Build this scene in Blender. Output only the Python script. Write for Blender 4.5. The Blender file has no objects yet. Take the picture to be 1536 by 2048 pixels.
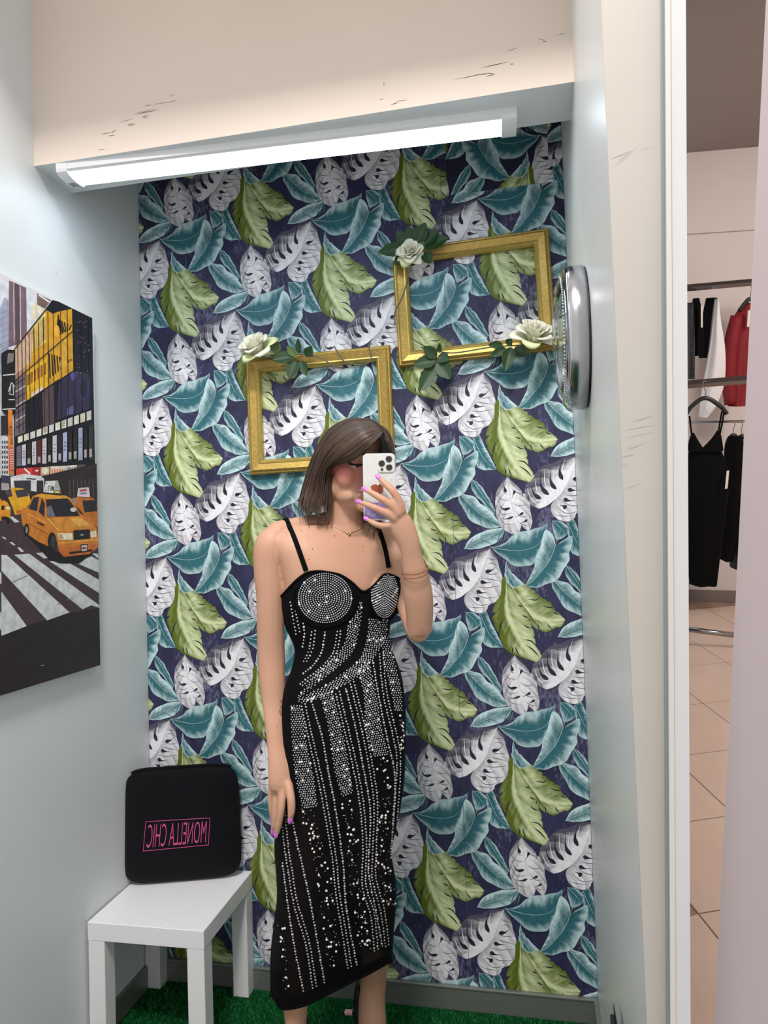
import bpy, bmesh, math, random
import numpy as np
from mathutils import Vector, Matrix
from mathutils.bvhtree import BVHTree

# ------------------------------------------------------------------ camera
SC = bpy.context.scene
COL = SC.collection
FOC, ROLL, PITCH, YAW = 1417.94, -0.0325, 0.0364, 0.2033     # focal length in px of the 1536x2048 frame
HC = 1.4143                                                    # camera height above the turf
def cam_axes(roll, pitch, yaw):
    f = np.array([-math.sin(yaw)*math.cos(pitch), math.cos(yaw)*math.cos(pitch), math.sin(pitch)])
    r = np.array([math.cos(yaw), math.sin(yaw), 0.]); u = np.cross(r, f)
    c, s = math.cos(roll), math.sin(roll)
    return c*r+s*u, -s*r+c*u, f
CR, CU, CF = cam_axes(ROLL, PITCH, YAW)
CAM = np.array([0., 0., HC])
cd = bpy.data.cameras.new('camera'); cam = bpy.data.objects.new('camera', cd); COL.objects.link(cam)
cd.sensor_fit = 'HORIZONTAL'; cd.sensor_width = 36; cd.lens = FOC*36/1536
cd.clip_start = 0.05; cd.clip_end = 60
cam.matrix_world = Matrix(((CR[0], CU[0], -CF[0], 0), (CR[1], CU[1], -CF[1], 0), (CR[2], CU[2], -CF[2], HC), (0, 0, 0, 1)))
SC.camera = cam

# ------------------------------------------------------------------ world, lights, exposure
def s2l(c):
    c = np.asarray(c, float)/255.
    return np.where(c <= 0.04045, c/12.92, ((c+0.055)/1.055)**2.4)
W = bpy.data.worlds.new('world'); SC.world = W; W.use_nodes = True
bg = W.node_tree.nodes['Background']
bg.inputs['Color'].default_value = (1.0, 0.965, 0.93, 1); bg.inputs['Strength'].default_value = 0.62
def area(name, loc, target, sx, sy, power, col):
    l = bpy.data.lights.new(name, 'AREA'); l.shape = 'RECTANGLE'; l.size = sx; l.size_y = sy
    l.energy = power; l.color = col
    o = bpy.data.objects.new(name, l); COL.objects.link(o); o.location = loc
    o.rotation_euler = (Vector(target)-Vector(loc)).to_track_quat('-Z', 'Y').to_euler()
    return o
area('shop_ceiling_light', (-0.35, -0.35, 4.2), (-0.65, 1.35, 0.0), 0.6, 0.6, 88, (1.0, 0.94, 0.89))
area('shop_rack_light', (1.60, 2.15, 2.78), (1.15, 3.6, 0.9), 0.5, 0.5, 17, (1.0, 0.88, 0.83))
LAMP_STRENGTH = 9.0
SC.view_settings.view_transform = 'Standard'; SC.view_settings.look = 'None'
SC.view_settings.exposure = 0.42; SC.view_settings.gamma = 1.0
SC.view_settings.use_curve_mapping = False

# ------------------------------------------------------------------ helpers
def ray(px, py, ax=None):
    r, u, f = ax if ax is not None else (CR, CU, CF)
    return f+(px-768)/FOC*r-(py-1024)/FOC*u
def P(px, py, Y):            # the point at depth Y seen in direction (px, py)
    d = ray(px, py); return CAM+d*(Y/d[1])
def onX(px, py, X):
    d = ray(px, py); return CAM+d*(X/d[0])
def onZ(px, py, z):
    d = ray(px, py); return CAM+d*((z-HC)/d[2])
def proj(p):
    q = np.asarray(p, float)-CAM; z = q@CF
    return np.stack([768+FOC*(q@CR)/z, 1024-FOC*(q@CU)/z], -1)
def pxm(Y): return Y/FOC/CF[1]*1.0          # metres per pixel at depth Y (near the axis)
RNG = np.random.default_rng(7)

ORG = {}
def mk(name, verts, faces, mat, parent=None, smooth=False, cols=None, origin=None, mats=None, fmat=None, kind=None):
    v = np.asarray([tuple(x) for x in verts] if not isinstance(verts, np.ndarray) else verts, float)
    if parent is not None: o = ORG[parent.name]
    elif origin is not None: o = np.asarray(origin, float)
    else:
        o = np.array([(v[:, 0].min()+v[:, 0].max())/2, (v[:, 1].min()+v[:, 1].max())/2, v[:, 2].min()])
    me = bpy.data.meshes.new(name)
    me.from_pydata((v-o).tolist(), [], [tuple(int(i) for i in f) for f in faces])
    for m in (mats or [mat]): me.materials.append(m)
    if fmat is not None: me.polygons.foreach_set('material_index', np.asarray(fmat, np.int32))
    if smooth: me.polygons.foreach_set('use_smooth', [True]*len(me.polygons))
    if cols is not None:
        a = me.color_attributes.new('Col', 'FLOAT_COLOR', 'POINT')
        c = np.ones((len(v), 4), np.float32); c[:, :3] = cols
        a.data.foreach_set('color', c.ravel())
    me.update()
    ob = bpy.data.objects.new(name, me); COL.objects.link(ob)
    if parent is not None: ob.parent = parent
    else: ob.location = o
    ORG[ob.name] = o
    if kind: ob['kind'] = kind
    return ob
def empty(name, loc, label=None, cat=None, group=None):
    e = bpy.data.objects.new(name, None); COL.objects.link(e); e.location = tuple(loc); e.empty_display_size = 0.05
    ORG[e.name] = np.asarray(loc, float)
    if label: tag(e, label, cat, group)
    return e
def tag(o, label, cat, group=None):
    o['label'] = label; o['category'] = cat
    if group: o['group'] = group
    return o
def struct(o): o['kind'] = 'structure'; return o

class MB:                       # collects several shapes into one mesh
    def __init__(s): s.v = []; s.f = []; s.c = []
    def add(s, v, f, col=None):
        n = sum(len(a) for a in s.v); v = np.asarray(v, float); s.v.append(v)
        s.f += [tuple(int(i)+n for i in q) for q in f]
        if col is not None: s.c.append(np.broadcast_to(np.asarray(col, float), (len(v), 3)))
        return s
    def build(s, name, mat, parent=None, **k):
        return mk(name, np.concatenate(s.v), s.f, mat, parent, cols=np.concatenate(s.c) if s.c else None, **k)

def box(x0, x1, y0, y1, z0, z1):
    v = [(x, y, z) for z in (z0, z1) for y in (y0, y1) for x in (x0, x1)]
    f = [(0, 2, 3, 1), (4, 5, 7, 6), (0, 1, 5, 4), (2, 6, 7, 3), (0, 4, 6, 2), (1, 3, 7, 5)]
    return np.array(v, float), f
def bevelled(v, f, w, seg=2):
    bm = bmesh.new(); vs = [bm.verts.new(tuple(p)) for p in v]
    for q in f: bm.faces.new([vs[i] for i in q])
    bmesh.ops.bevel(bm, geom=list(bm.edges), offset=w, segments=seg, affect='EDGES', profile=0.5)
    bm.verts.ensure_lookup_table(); bm.verts.index_update()
    V = np.array([tuple(p.co) for p in bm.verts]); F = [[p.index for p in q.verts] for q in bm.faces]; bm.free()
    return V, F
def bbox(x0, x1, y0, y1, z0, z1, w=0.003, seg=2): return bevelled(*box(x0, x1, y0, y1, z0, z1), w, seg)
def hexa(quadA, quadB):         # solid between two quads
    v = np.array(list(quadA)+list(quadB), float)
    return v, [(3, 2, 1, 0), (4, 5, 6, 7), (0, 1, 5, 4), (1, 2, 6, 5), (2, 3, 7, 6), (3, 0, 4, 7)]
def spline(pts, n):             # Catmull-Rom through pts, n samples
    p = np.asarray(pts, float)
    if len(p) == 2: return p[0]+(p[1]-p[0])*np.linspace(0, 1, n)[:, None]
    q = np.vstack([2*p[0]-p[1], p, 2*p[-1]-p[-2]])
    seg = np.linalg.norm(np.diff(p, axis=0), axis=1)+1e-9; cum = np.r_[0, np.cumsum(seg)]/seg.sum()
    out = []
    for t in np.linspace(0, 1, n):
        i = min(np.searchsorted(cum, t, 'right')-1, len(p)-2); i = max(i, 0)
        a = (t-cum[i])/(cum[i+1]-cum[i]); p0, p1, p2, p3 = q[i], q[i+1], q[i+2], q[i+3]
        out.append(.5*((2*p1)+(-p0+p2)*a+(2*p0-5*p1+4*p2-p3)*a*a+(-p0+3*p1-3*p2+p3)*a**3))
    return np.array(out)
def tube(path, rad, n=10, cap=True, flat=None, up=None, fl2=None):
    path = np.asarray(path, float); m = len(path); rad = np.broadcast_to(np.asarray(rad, float), (m,))
    T = np.gradient(path, axis=0); T /= np.linalg.norm(T, axis=1)[:, None]+1e-12
    ref = np.asarray(up, float) if up is not None else (np.array([0, 0, 1.]) if abs(T[0][2]) < .9 else np.array([0, 1., 0]))
    a = np.cross(T[0], ref); a /= np.linalg.norm(a); V = []
    k1, k2 = flat if flat else (1, 1)
    for i in range(m):
        a = a-T[i]*(a@T[i]); a /= np.linalg.norm(a)+1e-12; b = np.cross(T[i], a)
        for j in range(n):
            t = 2*math.pi*j/n; V.append(path[i]+rad[i]*(k1*math.cos(t)*a+(k2 if fl2 is None else fl2[i])*math.sin(t)*b))
    F = [(i*n+j, i*n+(j+1) % n, (i+1)*n+(j+1) % n, (i+1)*n+j) for i in range(m-1) for j in range(n)]
    if cap: F += [tuple(range(n-1, -1, -1)), tuple(range((m-1)*n, m*n))]
    return np.array(V), F
def lathe(prof, n, M=None):     # prof: (r, z) list around local z
    V = []; F = []
    for r, z in prof:
        for j in range(n):
            t = 2*math.pi*j/n; V.append((r*math.cos(t), r*math.sin(t), z))
    m = len(prof)
    F = [(i*n+j, i*n+(j+1) % n, (i+1)*n+(j+1) % n, (i+1)*n+j) for i in range(m-1) for j in range(n)]
    V = np.array(V, float)
    if M is not None: V = V@np.array(M)[:3, :3].T+np.array(M)[:3, 3]
    return V, F
def ellipsoid(c, r, n=16, m=10, R=None):
    V = []; F = []
    for i in range(m+1):
        ph = math.pi*i/m
        for j in range(n):
            t = 2*math.pi*j/n; V.append((r[0]*math.sin(ph)*math.cos(t), r[1]*math.sin(ph)*math.sin(t), r[2]*math.cos(ph)))
    V = np.array(V)
    if R is not None: V = V@np.asarray(R).T
    F = [(i*n+j, (i+1)*n+j, (i+1)*n+(j+1) % n, i*n+(j+1) % n) for i in range(m) for j in range(n)]
    return V+np.asarray(c), F
def grid_faces(a, b, wrap=False):
    return [(i*b+j, i*b+(j+1) % b, (i+1)*b+(j+1) % b, (i+1)*b+j) for i in range(a-1) for j in range(b if wrap else b-1)]
def vnoise(x, y, seed=0):       # smooth value noise, 0..1
    xi = np.floor(x).astype(int); yi = np.floor(y).astype(int); fx = x-xi; fy = y-yi
    def h(a, b):
        n = (a*374761393+b*668265263+seed*974634777) & 0x7fffffff
        n = ((n ^ (n >> 13))*1274126177) & 0x7fffffff
        return ((n ^ (n >> 16)) & 0xffff)/65535.
    sx = fx*fx*(3-2*fx); sy = fy*fy*(3-2*fy)
    return (h(xi, yi)*(1-sx)+h(xi+1, yi)*sx)*(1-sy)+(h(xi, yi+1)*(1-sx)+h(xi+1, yi+1)*sx)*sy

MATS = {}
def mat(name, col, rough=.5, metal=0., spec=.5, var=0., vscale=8., bump=0., bscale=60., stretch=(1, 1, 1), attr=False,
        coat=0., sheen=0., emit=None, estr=0., trans=0., alpha=1., sss=0., sssr=(1, .35, .2), detail=4):
    """principled material whose colour is varied by procedural noise (or read from the print's colour attribute)"""
    if name in MATS: return MATS[name]
    m = bpy.data.materials.new(name); m.use_nodes = True; nt = m.node_tree; b = nt.nodes['Principled BSDF']; L = nt.links
    c = s2l(col)
    tc = nt.nodes.new('ShaderNodeTexCoord'); mp = nt.nodes.new('ShaderNodeMapping'); mp.inputs['Scale'].default_value = stretch
    L.new(tc.outputs['Object'], mp.inputs['Vector'])
    nz = nt.nodes.new('ShaderNodeTexNoise'); nz.inputs['Scale'].default_value = vscale; nz.inputs['Detail'].default_value = detail
    L.new(mp.outputs['Vector'], nz.inputs['Vector'])
    rp = nt.nodes.new('ShaderNodeMapRange'); rp.inputs['From Min'].default_value = .25; rp.inputs['From Max'].default_value = .75
    rp.inputs['To Min'].default_value = 1-var; rp.inputs['To Max'].default_value = 1+var
    L.new(nz.outputs['Fac'], rp.inputs['Value'])
    mx = nt.nodes.new('ShaderNodeVectorMath'); mx.operation = 'SCALE'
    if attr:
        at = nt.nodes.new('ShaderNodeAttribute'); at.attribute_name = 'Col'; L.new(at.outputs['Color'], mx.inputs[0])
    else: mx.inputs[0].default_value = tuple(c)
    L.new(rp.outputs['Result'], mx.inputs['Scale']); L.new(mx.outputs['Vector'], b.inputs['Base Color'])
    b.inputs['Roughness'].default_value = rough; b.inputs['Metallic'].default_value = metal
    b.inputs['Specular IOR Level'].default_value = spec
    b.inputs['Coat Weight'].default_value = coat; b.inputs['Sheen Weight'].default_value = sheen
    b.inputs['Transmission Weight'].default_value = trans; b.inputs['Alpha'].default_value = alpha
    if sss: b.inputs['Subsurface Weight'].default_value = sss; b.inputs['Subsurface Radius'].default_value = sssr; b.inputs['Subsurface Scale'].default_value = .01
    if emit is not None:
        e = s2l(emit); b.inputs['Emission Color'].default_value = (*e, 1); b.inputs['Emission Strength'].default_value = estr
    if bump:
        n2 = nt.nodes.new('ShaderNodeTexNoise'); n2.inputs['Scale'].default_value = bscale; n2.inputs['Detail'].default_value = 5
        L.new(mp.outputs['Vector'], n2.inputs['Vector'])
        bp = nt.nodes.new('ShaderNodeBump'); bp.inputs['Strength'].default_value = bump; bp.inputs['Distance'].default_value = .002
        L.new(n2.outputs['Fac'], bp.inputs['Height']); L.new(bp.outputs['Normal'], b.inputs['Normal'])
    MATS[name] = m
    return m

# ------------------------------------------------------------------ the room
D, XL, XR = 2.1666, -1.2668, 0.1369            # back wall depth, left wall, right wall
YF, YB, ZB = 1.6459, 1.8003, HC+1.0274         # boxed beam: front, back, underside
ZBT = 0.0704                                   # skirting height
ZTOP = 3.05
YN = 1.112                                     # near end of the right-hand partition
M_wall = mat('painted_wall', (214, 219, 222), .42, spec=.45, var=.025, vscale=3, bump=.06, bscale=22)
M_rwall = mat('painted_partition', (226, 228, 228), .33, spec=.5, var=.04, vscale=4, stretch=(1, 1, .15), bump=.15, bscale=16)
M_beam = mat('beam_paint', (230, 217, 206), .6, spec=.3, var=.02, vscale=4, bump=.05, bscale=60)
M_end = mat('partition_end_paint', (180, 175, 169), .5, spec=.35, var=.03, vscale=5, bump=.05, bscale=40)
M_base = mat('brushed_skirting', (132, 136, 132), .35, metal=.5, var=.08, vscale=10, stretch=(.1, .1, 6))
M_navy = mat('wallpaper_ground', (46, 46, 80), .5, spec=.35, var=.42, vscale=34, stretch=(1, 1, .45), detail=10)
nt_ = M_navy.node_tree; n1 = nt_.nodes.new('ShaderNodeTexNoise'); n1.inputs['Scale'].default_value = 150; n1.inputs['Detail'].default_value = 8
n2_ = nt_.nodes.new('ShaderNodeTexNoise'); n2_.inputs['Scale'].default_value = 9; mu_ = nt_.nodes.new('ShaderNodeMath'); mu_.operation = 'ADD'
nt_.links.new(n1.outputs['Fac'], mu_.inputs[0]); nt_.links.new(n2_.outputs['Fac'], mu_.inputs[1])
for n_ in (n1, n2_): nt_.links.new([x for x in nt_.nodes if x.bl_idname == 'ShaderNodeMapping'][0].outputs['Vector'], n_.inputs['Vector'])
rg_ = nt_.nodes.new('ShaderNodeMapRange'); rg_.inputs['From Min'].default_value = 1.08; rg_.inputs['From Max'].default_value = 1.38; rg_.inputs['To Max'].default_value = .75; nt_.links.new(mu_.outputs[0], rg_.inputs['Value'])
mxr = nt_.nodes.new('ShaderNodeMix'); mxr.data_type = 'RGBA'; nt_.links.new(rg_.outputs['Result'], mxr.inputs['Factor'])
pb_ = nt_.nodes['Principled BSDF']; nt_.links.new(pb_.inputs['Base Color'].links[0].from_socket, mxr.inputs['A']); mxr.inputs['B'].default_value = (*s2l((128, 128, 158)), 1); nt_.links.new(mxr.outputs['Result'], pb_.inputs['Base Color'])
struct(mk('wall_back', *box(XL-.1, XR+.05, D, D+.1, 0, ZTOP), M_navy))
struct(mk('wall_left', *box(XL-.1, XL, .35, D, 0, ZTOP), M_wall))
wr = struct(mk('wall_right', *box(XR, XR+.012, YN+.001, D, 0, ZTOP), M_rwall))
eq = [(XR, YN, 0), tuple(P(1362, 2900, YN)), tuple(P(1344, -420, YN)), (XR, YN, ZTOP)]
eq[1] = (eq[1][0], YN, 0); eq[2] = (eq[2][0], YN, ZTOP)
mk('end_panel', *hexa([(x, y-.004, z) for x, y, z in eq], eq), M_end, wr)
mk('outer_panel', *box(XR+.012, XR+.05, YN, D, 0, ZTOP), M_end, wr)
struct(mk('ceiling', *box(XL-.1, XR+.05, YF-.001, D+.1, ZTOP, ZTOP+.08), M_beam))
M_turfbase = mat('turf_base', (10, 60, 28), .9, spec=.1, var=.3, vscale=60)
fl = struct(mk('floor', *box(XL-.1, XR+.05, .0, D+.1, -.06, 0), M_turfbase))
beam = struct(mk('trim_1', *box(XL, XR, YF, YB, ZB, ZTOP), None, mats=[M_beam, M_wall], fmat=[1, 0, 0, 0, 0, 0]))
struct(mk('shade_bulkhead', *box(XL, XR+.05, 1.15, 1.2, 2.88, 3.5), M_beam))  # unseen bulkhead added to shade the upper part of the beam
beam['label'] = 'cream boxed beam above the strip light'
def skirting(name, x0, x1, y0, y1):
    a = MB(); a.add(*bbox(x0, x1, y0, y1, 0, ZBT-.004, .0015)); a.add(*bbox(x0-.002*(x1-x0 < .1), x1, y0-.002*(y1-y0 < .1), y1, ZBT-.008, ZBT, .002))
    return struct(a.build(name, M_base))
skirting('baseboard_back', XL, XR, D-.012, D-.0004)
skirting('baseboard_left', XL+.0004, XL+.012, .4, D-.014)
skirting('baseboard_right', XR-.012, XR-.0004, YN+.03, D-.014)
# ------------------------------------------------------------------ printed wallpaper: one repeat drawn leaf by leaf, then set out on a half-drop
def cw(pts):                    # drawing coordinates of the repeat -> (x, z) on the wall
    return np.array([P(800+a*.2474, 1000+b*.2474, D)[[0, 2]] for a, b in pts])
NAVY = s2l((38, 37, 62))
LEAVES = []                     # each: (verts2d, faces, colours, layer)
def mix(a, b, t): t = np.clip(t, 0, 1)[..., None]; return s2l(a)*(1-t)+s2l(b)*t
def sst(a, b, x): t = np.clip((x-a)/(b-a), 0, 1); return t*t*(3-2*t)
def leaf(kind, mid, left, right, layer, seed, rib=True, nt=50, ns=11, prm=None, prm2=0.):
    M = spline(cw(mid), nt); T = np.linspace(0, 1, nt)
    for side, out in ((0, left), (1, right)):
        if out is None: continue
        O = spline(cw(out), nt)
        if kind == 'green':                             # notched margin
            nk = ((T*11+seed*.37+side*.4) % 1); O = O+(M-O)*((.10*np.clip(nk-.72, 0, 1)/.28)*sst(.12, .3, T)*sst(.0, .12, 1-T))[:, None]
        if kind == 'teal': O = O+(np.stack([vnoise(T*9+seed, T*0+side, 3), vnoise(T*9, T*0+seed+side, 4)], -1)-.5)*.004*np.sin(T*math.pi)[:, None]
        S = np.linspace(0, 1, ns); V = M[:, None]*(1-S)[None, :, None]+O[:, None]*S[None, :, None]
        t = T[:, None]+0*S[None]; s = S[None]+0*T[:, None]
        st = vnoise(t*34-s*5+seed, s*1.6+side*7, seed)            # streaks running out from the rib
        cl = vnoise(t*5+seed*3, s*2.2+side*3, seed+9); fn = vnoise(t*60, s*18, seed+5)
        if kind == 'teal':
            dk = (46, 104, 116); lt = (200, 228, 232); a, b = prm or (.25, .5)
            g = (a, b)[side]
            k = g*.75+.62*sst(.30, 1.08, s+.30*(st-.5))+.45*(cl-.45)+.3*(fn-.5)+.28*(st-.5)-.25*sst(.0, .5, 1-s)*(1-s)-.05
            c = mix(dk, lt, k); c = c*(1-.35*sst(.6, 1, 1-t)*(1-s))[..., None]
        elif kind == 'green':
            dk = (92, 108, 26); lt = (212, 224, 176); a, b = prm or (.3, .6)
            g = (a, b)[side]
            k = g-.1+1.1*np.exp(-(s/.13)**2)*.8+.8*(cl-.5)+.65*(st-.5)+.4*sst(.5, .95, t)-.45*sst(.66, 1, s+.4*(st-.5))-.55*sst(.72, 1, 1-t)+.2*(fn-.5)-.3*np.exp(-((s-.22)/.1)**2)*(1-t)
            c = mix(dk, lt, k)
        else:
            dk = (82, 78, 96); lt = (238, 238, 244); a, b = prm or (.2, .2)
            g = (a, b)[side]
            cyc = (t*7.5-s*1.5+.25*np.sin(s*3)) % 1; lines = np.abs(cyc-.5)*2
            k = 1.16-g*sst(.12, .9, s+.4*(st-.5))*(1.18-.5*t)-.75*sst(.66, 1, 1-t)*(.5+s*.6)-(.40 if g > .8 else .55)*cyc**2*sst(.02, .35, s)*(.55+.5*s)+.28*(fn-.5)+.2*(st-.5)-.3*np.exp(-(s/.08)**2)*(1-t)
            k = k-prm2*np.exp(-(s/.3)**2)*sst(.1, .5, t)+(.25*np.exp(-(s/.16)**2) if g > .8 else 0)
            c = mix(dk, lt, k)
        LEAVES.append((V.reshape(-1, 2), grid_faces(nt, ns), c.reshape(-1, 3), layer))
    if rib:
        strip(mid, .0011, {'teal': (206, 230, 234), 'green': (214, 226, 180), 'white': (150, 148, 160)}[kind], layer+.5, taper=1)
def strip(pts, w, col, layer, taper=0, n=14):
    p = spline(cw(pts), n); T = np.gradient(p, axis=0); T /= np.linalg.norm(T, axis=1)[:, None]+1e-9
    N = np.stack([-T[:, 1], T[:, 0]], -1); u = np.linspace(0, 1, n)
    prof = (1-.75*u) if taper == 1 else (np.sin(math.pi*np.clip(u, .0, .985)**3.2)*.86+.14 if taper == 2 else np.sin(math.pi*np.clip(u, .05, .95)))
    V = np.concatenate([p+N*(w*prof/2)[:, None], p-N*(w*prof/2)[:, None]])
    F = [(i, i+1, n+i+1, n+i) for i in range(n-1)]
    LEAVES.append((V, F, np.broadcast_to(s2l(col), (2*n, 3)), layer))
HOLE = (40, 38, 58); VEIN = (112, 108, 126)
# teal group behind
leaf('teal', [(635, 1260), (690, 1350), (750, 1440), (820, 1540)], [(635, 1260), (632, 1330), (662, 1392), (712, 1445), (762, 1505), (812, 1560)], [(635, 1260), (682, 1292), (732, 1352), (778, 1432), (826, 1530)], 0, 1, prm=(.15, .3))
leaf('teal', [(650, 925), (690, 1020), (740, 1110), (835, 1190)], [(640, 920), (650, 1000), (660, 1110), (685, 1170), (760, 1192), (835, 1192)], [(655, 905), (690, 893), (722, 960), (752, 1022), (792, 1100), (835, 1190)], 1, 2, prm=(.1, .25))
leaf('teal', [(530, 905), (580, 950), (640, 1020)], [(530, 905), (538, 990), (570, 1062), (640, 1022)], [(530, 905), (600, 912), (655, 960), (645, 1020)], 2, 3, prm=(.2, .1))
leaf('teal', [(570, 1830), (680, 1780), (800, 1730), (905, 1680)], [(570, 1830), (610, 1760), (680, 1712), (770, 1686), (900, 1668)], [(570, 1830), (650, 1836), (740, 1822), (830, 1790), (888, 1730), (908, 1690)], 3, 4, prm=(.75, .6))
leaf('teal', [(520, 1360), (600, 1450), (700, 1550), (790, 1610), (880, 1655)], [(520, 1360), (530, 1440), (578, 1520), (620, 1590), (680, 1632), (780, 1672), (880, 1660)], [(520, 1360), (590, 1388), (662, 1410), (712, 1470), (782, 1530), (832, 1590), (880, 1650)], 4, 5, prm=(.3, .62))
for q in ([(905, 1690), (880, 1750), (860, 1800)], [(915, 1695), (905, 1750), (890, 1795)], [(895, 1690), (860, 1740), (838, 1790)]): strip(q, .004, (86, 120, 128), 5)
# narrow pale leaf
leaf('white', [(925, 1250), (940, 1350), (955, 1450), (975, 1540), (1002, 1600), (1036, 1655)], [(925, 1250), (880, 1290), (838, 1370), (825, 1440), (832, 1540), (850, 1620), (885, 1675), (950, 1722), (1010, 1738), (1038, 1672)], [(925, 1250), (975, 1300), (1030, 1365), (1080, 1420), (1106, 1480), (1115, 1560), (1128, 1630), (1106, 1706), (1068, 1690), (1040, 1655)], 7, 6, prm=(.5, .45))
for q, w in (([(848, 1445), (870, 1500), (900, 1522), (948, 1514)], .0085), ([(862, 1590), (900, 1602), (940, 1598), (972, 1584)], .0065), ([(990, 1590), (1020, 1578), (1056, 1556)], .0075), ([(1030, 1645), (1060, 1634), (1088, 1616)], .007), ([(962, 1430), (972, 1405), (986, 1372)], .008), ([(890, 1300), (900, 1345), (914, 1384)], .009), ([(1040, 1430), (1050, 1400), (1046, 1376)], .005)): strip(q, w, HOLE, 8, taper=2)
for q in ([(840, 1400), (880, 1440), (950, 1450)], [(838, 1480), (880, 1560), (968, 1555)], [(850, 1560), (900, 1640), (985, 1650)], [(955, 1350), (1000, 1390), (1060, 1400)], [(965, 1470), (1020, 1500), (1095, 1490)], [(980, 1530), (1040, 1590), (1110, 1580)], [(880, 1340), (905, 1390), (940, 1400)], [(1005, 1620), (1060, 1660), (1110, 1660)]): strip(q, .0022, VEIN, 8)
# big folded pale leaf: right half, then the left half over it
leaf('white', [(725, 385), (690, 500), (650, 610), (600, 690), (548, 745), (520, 790), (530, 850), (570, 895)], None, [(725, 385), (762, 440), (790, 480), (800, 540), (822, 600), (832, 690), (816, 740), (806, 800), (760, 830), (716, 850), (700, 890), (640, 916), (570, 896)], 9, 7, prm=(.1, .25), rib=False, ns=17, prm2=.55)
for q, w in (([(770, 540), (745, 566), (690, 582)], .012), ([(735, 668), (690, 668), (650, 660)], .0125), ([(700, 748), (660, 750), (618, 736)], .0125), ([(590, 782), (615, 792), (640, 808)], .015)): strip(q, w, HOLE, 10, taper=2)
for q in ([(700, 520), (750, 510), (800, 545)], [(670, 590), (740, 600), (815, 590)], [(650, 630), (730, 640), (828, 660)], [(610, 700), (700, 710), (826, 690)], [(580, 730), (680, 790), (810, 780)], [(540, 770), (640, 850), (760, 825)], [(535, 850), (600, 870), (690, 870)], [(705, 470), (740, 480), (785, 480)]): strip(q, .0024, VEIN, 10)
leaf('white', [(735, 385), (690, 500), (650, 610), (600, 690), (540, 748), (480, 790), (425, 808)], [(735, 385), (625, 404), (540, 446), (460, 466), (418, 508), (372, 560), (326, 620), (320, 680), (345, 740), (372, 782), (425, 808)], None, 11, 8, prm=(1.15, .2), rib=False, ns=17)
for q, w in (([(610, 420), (590, 500), (594, 545), (612, 582)], .0125), ([(520, 490), (516, 570), (530, 620), (562, 656)], .0125), ([(440, 520), (440, 610), (466, 664), (504, 698)], .0135), ([(365, 610), (385, 680), (412, 710), (444, 728)], .013)): strip(q, w, HOLE, 12, taper=2)
for q in ([(630, 420), (612, 500), (640, 590)], [(548, 480), (540, 580), (590, 680)], [(470, 500), (478, 620), (540, 720)], [(395, 560), (420, 680), (490, 760)], [(335, 640), (370, 730), (440, 790)]): strip(q, .0028, (232, 232, 240), 12)
# green pair
leaf('green', [(870, 600), (900, 700), (960, 800), (1020, 880), (1090, 950), (1200, 972), (1332, 970)], [(870, 600), (888, 700), (948, 790), (1010, 880), (1040, 950), (1075, 1020), (1120, 1050), (1190, 1070), (1240, 1040), (1310, 1020), (1334, 972)], [(870, 600), (940, 640), (1040, 690), (1092, 740), (1150, 788), (1220, 830), (1246, 880), (1290, 920), (1335, 966)], 13, 9, prm=(.25, .5))
for q in ([(1130, 780), (1100, 808), (1030, 800)], [(1240, 870), (1200, 868), (1150, 850)], [(1292, 925), (1262, 918), (1230, 905)], [(1230, 1046), (1205, 1020), (1190, 995)], [(1120, 1052), (1118, 1020), (1110, 1000)]): strip(q, .0035, NAVY*0+np.array([30, 30, 45]), 14)
leaf('green', [(858, 600), (860, 700), (858, 850), (890, 980), (940, 1090), (1010, 1200), (1112, 1302)], [(858, 600), (822, 650), (815, 760), (770, 830), (745, 920), (760, 1000), (800, 1090), (840, 1190), (900, 1242), (960, 1266), (1030, 1290), (1095, 1310)], [(858, 600), (880, 680), (930, 760), (990, 850), (1030, 920), (1060, 1000), (1086, 1080), (1100, 1180), (1140, 1240), (1142, 1272), (1105, 1306)], 15, 10, prm=(.12, .62))
for q in ([(995, 868), (975, 858), (950, 852)], [(1042, 950), (1020, 945), (985, 930)], [(1066, 1035), (1030, 1028), (990, 1002)], [(1108, 1190), (1060, 1140), (1000, 1128)], [(745, 940), (765, 915), (780, 905)], [(800, 1085), (812, 1020), (832, 960)], [(905, 1240), (912, 1210), (900, 1180)], [(965, 1262), (945, 1220), (930, 1180)], [(1130, 1275), (1080, 1215), (1010, 1165)]): strip(q, .004, (30, 30, 45), 16)
leaf('teal', [(858, 495), (880, 580), (905, 650), (930, 700)], [(858, 495), (849, 560), (852, 632), (885, 690), (930, 712)], [(858, 495), (882, 560), (930, 612), (1005, 684)], 17, 11, prm=(.45, .7))
# front teal pair
leaf('teal', [(735, 380), (850, 402), (960, 410), (1060, 390), (1135, 340), (1190, 200)], [(735, 378), (800, 370), (870, 330), (920, 280), (1000, 256), (1080, 236), (1150, 216), (1196, 184)], [(735, 380), (780, 425), (850, 480), (900, 520), (980, 540), (1070, 520), (1120, 430), (1160, 330), (1196, 200)], 18, 12, prm=(.12, .2))
leaf('teal', [(1258, 360), (1235, 430), (1190, 520), (1140, 580), (1080, 650), (1016, 694)], [(1256, 360), (1246, 310), (1215, 258), (1180, 240), (1150, 290), (1136, 380), (1100, 450), (1086, 540), (1050, 620), (1016, 690)], [(1262, 370), (1310, 332), (1390, 290), (1392, 370), (1366, 430), (1370, 480), (1322, 560), (1290, 620), (1250, 660), (1180, 682), (1110, 710), (1016, 696)], 19, 13, prm=(.6, .18))
strip([(1300, 240), (1280, 300), (1256, 365)], .002, (150, 190, 196), 20)
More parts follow.
